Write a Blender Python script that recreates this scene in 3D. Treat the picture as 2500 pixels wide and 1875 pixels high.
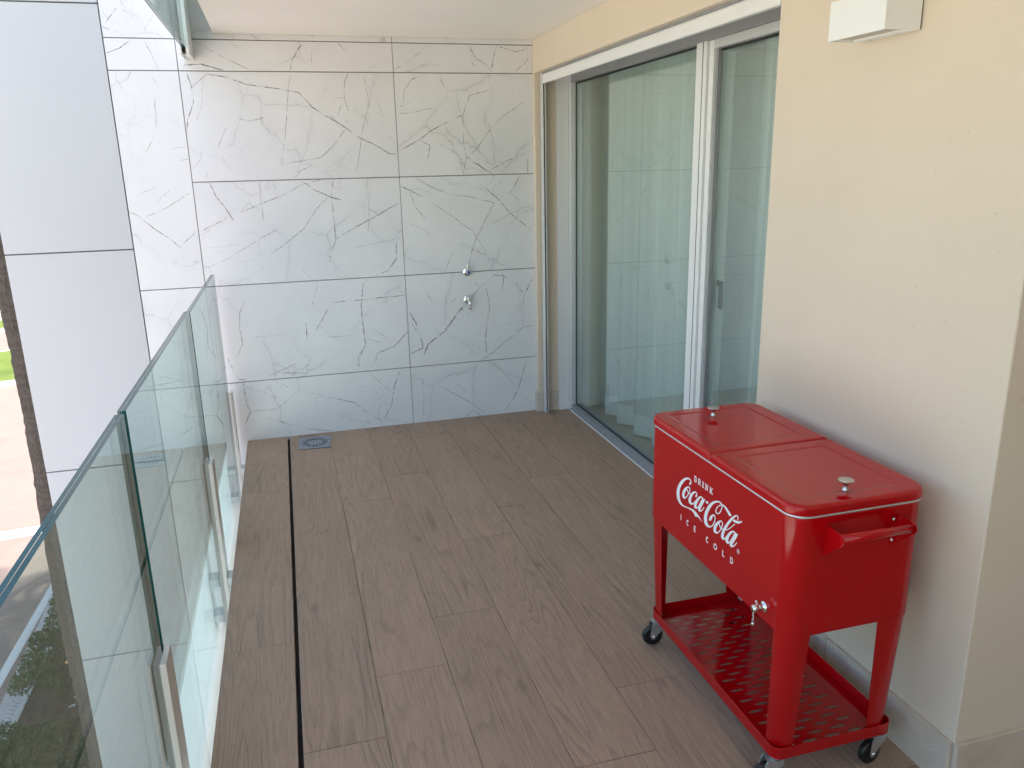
import bpy, bmesh, math, random
import numpy as np
from mathutils import Vector, Matrix

for o in list(bpy.data.objects):
    bpy.data.objects.remove(o)
scene = bpy.context.scene
COL = scene.collection
R = math.radians
random.seed(4)
RNG = np.random.default_rng(11)

# ------------------------------------------------------------------ camera
cam_d = bpy.data.cameras.new('camera')
cam = bpy.data.objects.new('camera', cam_d)
COL.objects.link(cam)
scene.camera = cam
cam_d.sensor_width = 36.0
cam_d.lens = 27.82
cam_d.clip_start = 0.02
cam_d.clip_end = 1500
CAM_H = 1.648
yaw, pitch, roll = R(15.5515), R(-15.4409), R(-1.3107)
fwd = Vector((math.sin(yaw) * math.cos(pitch), math.cos(yaw) * math.cos(pitch), math.sin(pitch)))
rgt = Vector((math.cos(yaw), -math.sin(yaw), 0))
upv = rgt.cross(fwd)
r2 = math.cos(roll) * rgt + math.sin(roll) * upv
u2 = -math.sin(roll) * rgt + math.cos(roll) * upv
m = Matrix((r2, u2, -fwd)).transposed().to_4x4()
m.translation = Vector((0, 0, CAM_H))
cam.matrix_world = m

# ------------------------------------------------------------------ sky, sun, exposure
SUN_TO = Vector((3.2, -6.2, 9.5)).normalized()
world = bpy.data.worlds.new('World')
scene.world = world
world.use_nodes = True
wn = world.node_tree.nodes
wl = world.node_tree.links
wn.clear()
sky = wn.new('ShaderNodeTexSky')
sky.sky_type = 'NISHITA'
sky.sun_disc = False
sky.sun_elevation = math.asin(SUN_TO.z)
sky.sun_rotation = math.atan2(SUN_TO.x, SUN_TO.y)
sky.altitude = 10
sky.air_density = 1.0
sky.dust_density = 2.4
sky.ozone_density = 0.7
bg = wn.new('ShaderNodeBackground')
bg.inputs['Strength'].default_value = 0.15
wo = wn.new('ShaderNodeOutputWorld')
wl.new(sky.outputs[0], bg.inputs[0])
wl.new(bg.outputs[0], wo.inputs[0])

sun_d = bpy.data.lights.new('sun', 'SUN')
sun_d.energy = 4.6
sun_d.angle = R(0.53)
sun_d.color = (1.0, 0.95, 0.88)
sun = bpy.data.objects.new('sun', sun_d)
COL.objects.link(sun)
sun.rotation_euler = SUN_TO.to_track_quat('Z', 'Y').to_euler()
sun.location = (0, 0, 30)

scene.view_settings.view_transform = 'Standard'
scene.view_settings.look = 'None'
scene.view_settings.gamma = 1
scene.view_settings.use_curve_mapping = False
scene.view_settings.exposure = 1.76
scene.render.engine = 'CYCLES'
scene.cycles.max_bounces = 10
scene.cycles.diffuse_bounces = 4
scene.cycles.glossy_bounces = 4
scene.cycles.transparent_max_bounces = 20
scene.cycles.transmission_bounces = 6
scene.cycles.caustics_reflective = False
scene.cycles.caustics_refractive = False
scene.cycles.blur_glossy = 0.4


# ------------------------------------------------------------------ helpers
def tag(o, label=None, cat=None, group=None, kind=None):
    if label: o['label'] = label
    if cat: o['category'] = cat
    if group: o['group'] = group
    if kind: o['kind'] = kind
    return o


def empty(name, loc=(0, 0, 0), label=None, cat=None, group=None):
    e = bpy.data.objects.new(name, None)
    e.empty_display_size = 0.1
    e.location = loc
    COL.objects.link(e)
    return tag(e, label, cat, group)


def link(name, me, parent=None, loc=None):
    o = bpy.data.objects.new(name, me)
    COL.objects.link(o)
    if parent is not None:
        o.parent = parent
    if loc is not None:
        o.location = loc
    return o


class MB:
    """collects faces; build() links them as one mesh object"""
    def __init__(self):
        self.v = []
        self.f = []
        self.mi = []
        self.sm = []

    def face(self, pts, mi=0, smooth=False):
        b = len(self.v)
        self.v += [tuple(p) for p in pts]
        self.f.append(tuple(range(b, b + len(pts))))
        self.mi.append(mi)
        self.sm.append(smooth)

    def box(self, x0, x1, y0, y1, z0, z1, mi=0, side=None):
        """side: optional dict of material index per face '-x' '+x' '-y' '+y' '-z' '+z'"""
        b = len(self.v)
        self.v += [(x0, y0, z0), (x1, y0, z0), (x1, y1, z0), (x0, y1, z0),
                   (x0, y0, z1), (x1, y0, z1), (x1, y1, z1), (x0, y1, z1)]
        fs = {'-z': (0, 3, 2, 1), '+z': (4, 5, 6, 7), '-y': (0, 1, 5, 4),
              '+x': (1, 2, 6, 5), '+y': (2, 3, 7, 6), '-x': (3, 0, 4, 7)}
        for k, f in fs.items():
            self.f.append(tuple(b + i for i in f))
            self.mi.append(side.get(k, mi) if side else mi)
            self.sm.append(False)
        return self

    def loft(self, rings, mi=0, cap0=True, cap1=True, smooth=True, closed=True):
        b = len(self.v)
        n = len(rings[0])
        for r in rings:
            self.v += [tuple(p) for p in r]
        for i in range(len(rings) - 1):
            for j in range(n if closed else n - 1):
                k = (j + 1) % n
                self.f.append((b + i * n + j, b + i * n + k, b + (i + 1) * n + k, b + (i + 1) * n + j))
                self.mi.append(mi)
                self.sm.append(smooth)
        if cap0:
            self.f.append(tuple(b + j for j in reversed(range(n))))
            self.mi.append(mi); self.sm.append(False)
        if cap1:
            q = b + (len(rings) - 1) * n
            self.f.append(tuple(q + j for j in range(n)))
            self.mi.append(mi); self.sm.append(False)
        return self

    def tube(self, pts, rad, n=12, mi=0, caps=True):
        pts = [Vector(p) for p in pts]
        if not hasattr(rad, '__len__'):
            rad = [rad] * len(pts)
        rings = []
        ref = None
        for i, p in enumerate(pts):
            a = pts[max(i - 1, 0)]
            c = pts[min(i + 1, len(pts) - 1)]
            d = (c - a).normalized()
            if ref is None:
                ref = Vector((0, 0, 1)) if abs(d.z) < 0.9 else Vector((1, 0, 0))
            s = d.cross(ref).normalized()
            t = s.cross(d).normalized()
            ref = t
            rings.append([p + rad[i] * (math.cos(2 * math.pi * k / n) * s + math.sin(2 * math.pi * k / n) * t)
                          for k in range(n)])
        return self.loft(rings, mi, caps, caps)

    def lathe(self, origin, axis, prof, n=24, mi=0):
        """prof: (distance along axis, radius)"""
        o = Vector(origin)
        ax = Vector(axis).normalized()
        ref = Vector((0, 0, 1)) if abs(ax.z) < 0.9 else Vector((1, 0, 0))
        s = ax.cross(ref).normalized()
        t = ax.cross(s).normalized()
        rings = [[o + ax * h + max(r, 1e-5) * (math.cos(2 * math.pi * k / n) * s + math.sin(2 * math.pi * k / n) * t)
                  for k in range(n)] for h, r in prof]
        return self.loft(rings, mi, True, True)

    def build(self, name, mats, parent=None, loc=None, bevel=0, bseg=2, auto=None):
        me = bpy.data.meshes.new(name)
        me.from_pydata(self.v, [], self.f)
        if not isinstance(mats, (list, tuple)):
            mats = [mats]
        for mt in mats:
            me.materials.append(mt)
        me.polygons.foreach_set('material_index', self.mi)
        me.polygons.foreach_set('use_smooth', self.sm)
        bm = bmesh.new()
        bm.from_mesh(me)
        if bevel:
            bmesh.ops.remove_doubles(bm, verts=bm.verts, dist=1e-6)
            es = [e for e in bm.edges if len(e.link_faces) == 2 and e.calc_face_angle(0) > R(40)]
            bmesh.ops.bevel(bm, geom=es, offset=bevel, segments=bseg, affect='EDGES', profile=0.5, clamp_overlap=True)
        bmesh.ops.recalc_face_normals(bm, faces=bm.faces)
        bm.to_mesh(me)
        bm.free()
        me.update()
        return link(name, me, parent, loc)


def quads_mesh(name, Q, mats, mi=None):
    """Q: (n,4,3) array of quads -> mesh"""
    n = len(Q)
    me = bpy.data.meshes.new(name)
    me.vertices.add(n * 4)
    me.vertices.foreach_set('co', np.ascontiguousarray(Q, dtype=np.float32).ravel())
    me.loops.add(n * 4)
    me.loops.foreach_set('vertex_index', np.arange(n * 4, dtype=np.int32))
    me.polygons.add(n)
    me.polygons.foreach_set('loop_start', np.arange(0, n * 4, 4, dtype=np.int32))
    me.polygons.foreach_set('loop_total', np.full(n, 4, dtype=np.int32))
    for mt in (mats if isinstance(mats, (list, tuple)) else [mats]):
        me.materials.append(mt)
    if mi is not None:
        me.polygons.foreach_set('material_index', np.asarray(mi, dtype=np.int32))
    me.update(calc_edges=True)
    me.validate()
    return me


def rrect(cx, cy, hx, hy, r, z, n=6):
    """rounded rectangle ring, counter-clockwise; r is one radius or four (+x+y, -x+y, -x-y, +x-y)"""
    rs = r if hasattr(r, '__len__') else (r,) * 4
    pts = []
    for (sx, sy, a0), q in zip(((1, 1, 0), (-1, 1, 90), (-1, -1, 180), (1, -1, 270)), rs):
        for k in range(n + 1):
            a = R(a0 + 90 * k / n)
            pts.append((cx + sx * (hx - q) + q * math.cos(a), cy + sy * (hy - q) + q * math.sin(a), z))
    return pts


# ------------------------------------------------------------------ materials
def wnorm(o):
    md = o.modifiers.new('normals', 'WEIGHTED_NORMAL')
    md.weight = 100
    md.keep_sharp = True
    return o


class NT:
    def __init__(self, name):
        self.mat = bpy.data.materials.new(name)
        self.mat.use_nodes = True
        self.t = self.mat.node_tree
        self.t.nodes.clear()
        self.out = self.t.nodes.new('ShaderNodeOutputMaterial')

    def n(self, typ, **kw):
        nd = self.t.nodes.new('ShaderNode' + typ)
        ins = kw.pop('ins', {})
        for k, v in kw.items():
            setattr(nd, k, v)
        for k, v in ins.items():
            self.set(nd.inputs[k], v)
        return nd

    def set(self, sock, v):
        if hasattr(v, 'is_linked') or hasattr(v, 'links'):
            self.t.links.new(v, sock)
        else:
            sock.default_value = v

    def math(self, op, a, b=None, c=None, clamp=False):
        nd = self.t.nodes.new('ShaderNodeMath')
        nd.operation = op
        nd.use_clamp = clamp
        for i, v in enumerate((a, b, c)):
            if v is not None:
                self.set(nd.inputs[i], v)
        return nd.outputs[0]

    def vmath(self, op, a, b=None):
        nd = self.t.nodes.new('ShaderNodeVectorMath')
        nd.operation = op
        self.set(nd.inputs[0], a)
        if b is not None:
            self.set(nd.inputs[1], b)
        return nd.outputs[0]

    def mix(self, f, a, b, blend='MIX'):
        nd = self.t.nodes.new('ShaderNodeMix')
        nd.data_type = 'RGBA'
        nd.blend_type = blend
        self.set(nd.inputs[0], f)
        self.set(nd.inputs[6], a)
        self.set(nd.inputs[7], b)
        return nd.outputs[2]

    def ramp(self, f, stops):
        nd = self.t.nodes.new('ShaderNodeValToRGB')
        cr = nd.color_ramp
        while len(cr.elements) < len(stops):
            cr.elements.new(0.5)
        for e, (p, c) in zip(cr.elements, stops):
            e.position = p
            e.color = c if hasattr(c, '__len__') else (c, c, c, 1)
        self.set(nd.inputs[0], f)
        return nd.outputs[0]

    def noise(self, vec=None, scale=5, detail=2, rough=0.5, dist=0.0):
        nd = self.n('TexNoise', ins={'Scale': scale, 'Detail': detail, 'Roughness': rough, 'Distortion': dist})
        if vec is not None:
            self.set(nd.inputs['Vector'], vec)
        return nd.outputs['Fac']

    def obj(self):
        return self.n('TexCoord').outputs['Object']

    def geo(self):
        return self.n('NewGeometry').outputs['Position']

    def rnd(self):
        return self.n('ObjectInfo').outputs['Random']

    def bump(self, h, strength=0.2, dist=0.01):
        nd = self.n('Bump', ins={'Strength': strength, 'Distance': dist, 'Height': h})
        return nd.outputs[0]

    def principled(self, **ins):
        nd = self.t.nodes.new('ShaderNodeBsdfPrincipled')
        for k, v in ins.items():
            self.set(nd.inputs[k.replace('_', ' ')], v)
        self.t.links.new(nd.outputs[0], self.out.inputs[0])
        return nd


def c4(r, g, b): return (r, g, b, 1.0)


def simple(name, col, rough=0.5, metal=0.0, spec=0.5, var=0.06, scale=8.0, bump=0.0, bscale=60.0, coat=0.0):
    t = NT(name)
    v = t.geo()
    nz = t.noise(v, scale, 4, 0.6)
    f = t.ramp(nz, [(0.3, 1 - var), (0.7, 1 + var)])
    c = t.mix(1.0, c4(*col), f, 'MULTIPLY')
    rr = t.math('ADD', t.math('MULTIPLY', t.noise(v, scale * 3, 3), 0.12), rough - 0.06)
    kw = dict(Base_Color=c, Roughness=rr, Metallic=metal, Specular_IOR_Level=spec, Coat_Weight=coat, Coat_Roughness=0.04)
    if bump:
        kw['Normal'] = t.bump(t.noise(v, bscale, 3), bump, 0.004)
    t.principled(**kw)
    return t.mat


def mat_glass(name, tint, strength=1.0, rough=0.0):
    """thin architectural glass: Schlick reflection, tinted straight-through transmission"""
    t = NT(name)
    g = t.n('NewGeometry')
    dn = t.n('VectorMath', operation='DOT_PRODUCT')
    t.set(dn.inputs[0], g.outputs['Incoming'])
    t.set(dn.inputs[1], g.outputs['Normal'])
    c = t.math('ABSOLUTE', dn.outputs['Value'])
    k = t.math('POWER', t.math('SUBTRACT', 1.0, c), 5.0)
    F = t.math('MULTIPLY', t.math('ADD', 0.043, t.math('MULTIPLY', k, 0.957)), strength, clamp=True)
    tr = t.n('BsdfTransparent', ins={'Color': c4(*tint)})
    gl = t.n('BsdfGlossy', ins={'Color': c4(0.96, 1.0, 0.99), 'Roughness': rough})
    mx = t.n('MixShader')
    t.set(mx.inputs[0], F)
    t.t.links.new(tr.outputs[0], mx.inputs[1])
    t.t.links.new(gl.outputs[0], mx.inputs[2])
    t.t.links.new(mx.outputs[0], t.out.inputs[0])
    return t.mat


def mat_clear(name, tint):
    t = NT(name)
    tr = t.n('BsdfTransparent', ins={'Color': c4(*tint)})
    t.t.links.new(tr.outputs[0], t.out.inputs[0])
    return t.mat


def mat_marble(name):
    t = NT(name)
    p = t.obj()
    rnd = t.rnd()
    off = t.n('CombineXYZ', ins={'X': t.math('MULTIPLY', rnd, 37.0), 'Y': t.math('MULTIPLY', rnd, 11.0), 'Z': t.math('MULTIPLY', rnd, 53.0)})
    v = t.vmath('ADD', p, off.outputs[0])
    wob = t.n('TexNoise', ins={'Vector': v, 'Scale': 2.6, 'Detail': 5.0, 'Roughness': 0.65})
    w = t.vmath('ADD', v, t.vmath('MULTIPLY', t.vmath('SUBTRACT', wob.outputs['Color'], (0.5, 0.5, 0.5)), (0.22, 0.22, 0.22)))
    vo = t.n('TexVoronoi', feature='DISTANCE_TO_EDGE', ins={'Vector': w, 'Scale': 2.3})
    line = t.ramp(vo.outputs['Distance'], [(0.0, 1.0), (0.010, 0.0)])
    mask = t.ramp(t.noise(v, 3.1, 4, 0.6), [(0.42, 0.0), (0.64, 1.0)])
    vo2 = t.n('TexVoronoi', feature='DISTANCE_TO_EDGE', ins={'Vector': w, 'Scale': 5.7})
    line2 = t.ramp(vo2.outputs['Distance'], [(0.0, 1.0), (0.014, 0.0)])
    mask2 = t.ramp(t.noise(v, 2.3, 3, 0.6), [(0.52, 0.0), (0.70, 1.0)])
    f1 = t.math('MULTIPLY', t.math('MULTIPLY', line, mask), 0.45)
    f2 = t.math('MULTIPLY', t.math('MULTIPLY', line2, mask2), 0.38)
    cloud = t.ramp(t.noise(v, 1.7, 5, 0.6), [(0.3, c4(0.73, 0.735, 0.75)), (0.6, c4(0.785, 0.79, 0.795)), (0.8, c4(0.755, 0.755, 0.76))])
    halo = t.math('MULTIPLY', t.ramp(vo.outputs['Distance'], [(0.0, 1.0), (0.09, 0.0)]), t.math('MULTIPLY', mask, 0.16))
    cloud = t.mix(halo, cloud, c4(0.52, 0.53, 0.55))
    c = t.mix(t.math('MAXIMUM', f1, f2), cloud, c4(0.30, 0.285, 0.28))
    t.principled(Base_Color=c, Roughness=0.38, Specular_IOR_Level=0.4)
    return t.mat


def mat_vein():
    t = NT('marble_vein')
    v = t.geo()
    a = t.ramp(t.noise(v, 15, 5, 0.75), [(0.40, 0.06), (0.56, 1.0)])
    b = t.ramp(t.noise(v, 5, 2, 0.5), [(0.30, 0.50), (0.60, 1.0)])
    f = t.math('MULTIPLY', a, b)
    col = t.ramp(t.noise(v, 9, 3), [(0.35, c4(0.15, 0.135, 0.125)), (0.7, c4(0.30, 0.27, 0.245))])
    pb = t.n('BsdfPrincipled', ins={'Base Color': col, 'Roughness': 0.4})
    tr = t.n('BsdfTransparent')
    mx = t.n('MixShader')
    t.set(mx.inputs[0], f)
    t.t.links.new(tr.outputs[0], mx.inputs[1])
    t.t.links.new(pb.outputs[0], mx.inputs[2])
    t.t.links.new(mx.outputs[0], t.out.inputs[0])
    return t.mat


def mat_wood_tile():
    t = NT('wood_look_tile')
    p = t.obj()
    rnd = t.rnd()
    off = t.n('CombineXYZ', ins={'X': t.math('MULTIPLY', rnd, 61.0), 'Y': t.math('MULTIPLY', rnd, 83.0), 'Z': t.math('MULTIPLY', rnd, 29.0)})
    v = t.vmath('ADD', p, off.outputs[0])
    # cathedral grain: contour lines of a stretched noise field
    vs = t.vmath('MULTIPLY', v, (7.0, 0.50, 1.0))
    fld = t.noise(vs, 1.0, 1.2, 0.45, 0.25)
    fine = t.noise(t.vmath('MULTIPLY', v, (40.0, 3.0, 1.0)), 1.0, 3, 0.6)
    ph = t.math('ADD', t.math('MULTIPLY', fld, 24.0), t.math('MULTIPLY', fine, 0.35))
    fr = t.math('FRACT', ph)
    ring = t.ramp(fr, [(0.0, 0.0), (0.55, 0.12), (0.86, 1.0), (1.0, 0.0)])
    strength = t.ramp(t.noise(t.vmath('MULTIPLY', v, (3.0, 1.1, 1.0)), 1.3, 3, 0.6), [(0.34, 0.08), (0.66, 1.0)])
    g = t.math('MULTIPLY', ring, strength)
    streak = t.noise(t.vmath('MULTIPLY', v, (150.0, 5.0, 1.0)), 1.0, 4, 0.65)
    patch = t.noise(t.vmath('MULTIPLY', v, (4.0, 1.3, 1.0)), 1.4, 4, 0.55)
    base = t.ramp(patch, [(0.25, c4(0.39, 0.282, 0.205)), (0.5, c4(0.415, 0.294, 0.212)), (0.75, c4(0.435, 0.298, 0.218))])
    base = t.mix(1.0, base, t.ramp(rnd, [(0.0, 0.96), (1.0, 1.04)]), 'MULTIPLY')
    c = t.mix(t.math('MULTIPLY', g, 0.60), base, c4(0.20, 0.155, 0.128))
    c = t.mix(1.0, c, t.ramp(streak, [(0.25, 0.84), (0.75, 1.12)]), 'MULTIPLY')
    pore = t.noise(t.vmath('MULTIPLY', v, (420.0, 16.0, 1.0)), 1.0, 2, 0.6)
    c = t.mix(1.0, c, t.ramp(pore, [(0.30, 0.80), (0.48, 1.0), (0.8, 1.06)]), 'MULTIPLY')
    # knots
    kn = t.n('TexVoronoi', feature='F1', ins={'Vector': t.vmath('MULTIPLY', v, (3.1, 1.15, 0.0)), 'Scale': 1.0, 'Randomness': 1.0})
    kd = t.math('ADD', kn.outputs['Distance'], t.math('MULTIPLY', fine, 0.03))
    kf = t.ramp(kd, [(0.0, 0.55), (0.045, 0.45), (0.075, 0.0)])
    c = t.mix(kf, c, c4(0.19, 0.145, 0.12))
    h = t.math('ADD', t.math('MULTIPLY', g, -0.6), t.math('MULTIPLY', streak, 0.5))
    t.principled(Base_Color=c, Roughness=t.ramp(streak, [(0.2, 0.58), (0.8, 0.70)]), Specular_IOR_Level=0.16, Normal=t.bump(h, 0.22, 0.002))
    return t.mat


def mat_leaf(name, c1, c2, trans=0.35):
    t = NT(name)
    v = t.geo()
    f = t.noise(v, 3.5, 4, 0.7)
    f2 = t.noise(v, 40, 2, 0.5)
    c = t.mix(t.ramp(t.math('ADD', t.math('MULTIPLY', f, 0.6), t.math('MULTIPLY', f2, 0.4)), [(0.35, 0.0), (0.65, 1.0)]), c4(*c1), c4(*c2))
    pb = t.n('BsdfPrincipled', ins={'Base Color': c, 'Roughness': 0.55, 'Specular IOR Level': 0.3})
    tl = t.n('BsdfTranslucent', ins={'Color': c})
    mx = t.n('MixShader', ins={0: trans})
    t.t.links.new(pb.outputs[0], mx.inputs[1])
    t.t.links.new(tl.outputs[0], mx.inputs[2])
    t.t.links.new(mx.outputs[0], t.out.inputs[0])
    return t.mat


def mat_stucco(name, col, var=0.03):
    t = NT(name)
    v = t.geo()
    f = t.ramp(t.noise(v, 1.3, 5, 0.6), [(0.3, 1 - var), (0.7, 1 + var)])
    c = t.mix(1.0, c4(*col), f, 'MULTIPLY')
    sp = t.ramp(t.noise(v, 55, 1, 0.4), [(0.0, 1.0), (0.22, 1.0), (0.75, 1.0), (0.80, 0.90)])
    c = t.mix(1.0, c, sp, 'MULTIPLY')
    h = t.math('ADD', t.noise(v, 320, 3, 0.6), t.math('MULTIPLY', t.noise(v, 18, 3), 0.6))
    t.principled(Base_Color=c, Roughness=0.86, Specular_IOR_Level=0.25, Normal=t.bump(h, 0.20, 0.002))
    return t.mat


def mat_asphalt():
    t = NT('road_concrete')
    v = t.geo()
    big = t.noise(v, 0.5, 6, 0.62)
    fine = t.noise(v, 60, 3, 0.7)
    c = t.ramp(big, [(0.3, c4(0.180, 0.138, 0.118)), (0.55, c4(0.21, 0.160, 0.136)), (0.75, c4(0.19, 0.147, 0.126))])
    c = t.mix(1.0, c, t.ramp(fine, [(0.3, 0.86), (0.7, 1.1)]), 'MULTIPLY')
    vo = t.n('TexVoronoi', feature='DISTANCE_TO_EDGE', ins={'Vector': t.vmath('ADD', v, t.vmath('MULTIPLY', t.n('TexNoise', ins={'Vector': v, 'Scale': 0.9, 'Detail': 4.0}).outputs['Color'], (1.2, 1.2, 0))), 'Scale': 0.22})
    crack = t.ramp(vo.outputs['Distance'], [(0.0, 0.6), (0.006, 0.0)])
    c = t.mix(crack, c, c4(0.14, 0.125, 0.11))
    t.principled(Base_Color=c, Roughness=0.9, Specular_IOR_Level=0.2, Normal=t.bump(fine, 0.3, 0.01))
    return t.mat


def mat_grass_ground():
    t = NT('grass_ground')
    v = t.geo()
    a = t.noise(v, 0.7, 5, 0.6)
    b = t.noise(v, 30, 4, 0.7)
    c = t.ramp(t.math('ADD', t.math('MULTIPLY', a, 0.5), t.math('MULTIPLY', b, 0.5)),
               [(0.3, c4(0.055, 0.085, 0.022)), (0.5, c4(0.11, 0.15, 0.035)), (0.7, c4(0.16, 0.18, 0.06))])
    t.principled(Base_Color=c, Roughness=0.95, Specular_IOR_Level=0.1, Normal=t.bump(b, 0.6, 0.05))
    return t.mat


def mat_soil():
    t = NT('bed_soil')
    v = t.geo()
    b = t.noise(v, 14, 6, 0.7)
    c = t.ramp(b, [(0.3, c4(0.05, 0.038, 0.028)), (0.55, c4(0.10, 0.078, 0.058)), (0.75, c4(0.15, 0.12, 0.095))])
    t.principled(Base_Color=c, Roughness=0.95, Specular_IOR_Level=0.1, Normal=t.bump(b, 0.7, 0.04))
    return t.mat


def mat_wave_paving():
    t = NT('wave_paving')
    v = t.geo()
    s = t.n('SeparateXYZ', ins={'Vector': v})
    wob = t.math('MULTIPLY', t.math('SINE', t.math('MULTIPLY', s.outputs['X'], 24.0)), 0.035)
    wob2 = t.math('MULTIPLY', t.math('SUBTRACT', t.noise(v, 3.0, 2), 0.5), 0.05)
    ph = t.math('FRACT', t.math('MULTIPLY', t.math('ADD', s.outputs['Y'], t.math('ADD', wob, wob2)), 13.0))
    ln = t.ramp(ph, [(0.0, 1.0), (0.14, 1.0), (0.22, 0.0), (0.95, 0.0), (1.0, 1.0)])
    nz = t.ramp(t.noise(v, 9, 4, 0.6), [(0.3, c4(0.34, 0.325, 0.325)), (0.7, c4(0.42, 0.405, 0.40))])
    c = t.mix(t.math('MULTIPLY', ln, 0.75), nz, c4(0.17, 0.16, 0.16))
    t.principled(Base_Color=c, Roughness=0.85, Specular_IOR_Level=0.2, Normal=t.bump(ln, -0.4, 0.01))
    return t.mat


def mat_bark():
    t = NT('palm_bark')
    p = t.geo()
    s = t.n('SeparateXYZ', ins={'Vector': p})
    nz = t.noise(p, 6, 5, 0.7)
    rings = t.math('FRACT', t.math('ADD', t.math('MULTIPLY', s.outputs['Z'], 15.0), t.math('MULTIPLY', nz, 4.5)))
    rr = t.ramp(rings, [(0.0, 0.5), (0.22, 1.0), (0.8, 0.75), (1.0, 0.5)])
    fib = t.noise(t.vmath('MULTIPLY', p, (60, 60, 7)), 1.0, 4, 0.7)
    c = t.mix(rr, c4(0.060, 0.047, 0.040), c4(0.135, 0.112, 0.097))
    c = t.mix(1.0, c, t.ramp(fib, [(0.25, 0.62), (0.75, 1.25)]), 'MULTIPLY')
    h = t.math('ADD', t.math('MULTIPLY', rr, 0.35), fib)
    t.principled(Base_Color=c, Roughness=0.95, Specular_IOR_Level=0.1, Normal=t.bump(h, 0.8, 0.03))
    return t.mat


def mat_curtain(name, col, opac):
    t = NT(name)
    v = t.geo()
    weave = t.ramp(t.noise(t.vmath('MULTIPLY', v, (900, 900, 900)), 1.0, 1), [(0.3, 0.92), (0.7, 1.0)])
    c = t.mix(1.0, c4(*col), weave, 'MULTIPLY')
    df = t.n('BsdfDiffuse', ins={'Color': c})
    tl = t.n('BsdfTranslucent', ins={'Color': c})
    m1 = t.n('MixShader', ins={0: 0.16})
    t.t.links.new(df.outputs[0], m1.inputs[1])
    t.t.links.new(tl.outputs[0], m1.inputs[2])
    tr = t.n('BsdfTransparent')
    g = t.n('NewGeometry')
    dn = t.n('VectorMath', operation='DOT_PRODUCT')
    t.set(dn.inputs[0], g.outputs['Incoming'])
    t.set(dn.inputs[1], g.outputs['Normal'])
    cs = t.math('MAXIMUM', t.math('ABSOLUTE', dn.outputs['Value']), 0.08)
    op = t.math('SUBTRACT', 1.0, t.math('POWER', 1.0 - opac, t.math('DIVIDE', 1.0, cs)))
    m2 = t.n('MixShader')
    t.set(m2.inputs[0], op)
    t.t.links.new(tr.outputs[0], m2.inputs[1])
    t.t.links.new(m1.outputs[0], m2.inputs[2])
    t.t.links.new(m2.outputs[0], t.out.inputs[0])
    return t.mat


def mat_paint(name, col):
    """sprayed enamel with faint orange peel"""
    t = NT(name)
    v = t.geo()
    c = t.mix(1.0, c4(*col), t.ramp(t.noise(v, 6, 4, 0.6), [(0.3, 0.95), (0.7, 1.05)]), 'MULTIPLY')
    r = t.ramp(t.noise(v, 14, 4, 0.6), [(0.3, 0.055), (0.7, 0.085)])
    t.principled(Base_Color=c, Roughness=r, Specular_IOR_Level=0.45, Normal=t.bump(t.noise(v, 260, 2, 0.5), 0.012, 0.002))
    return t.mat


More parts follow.
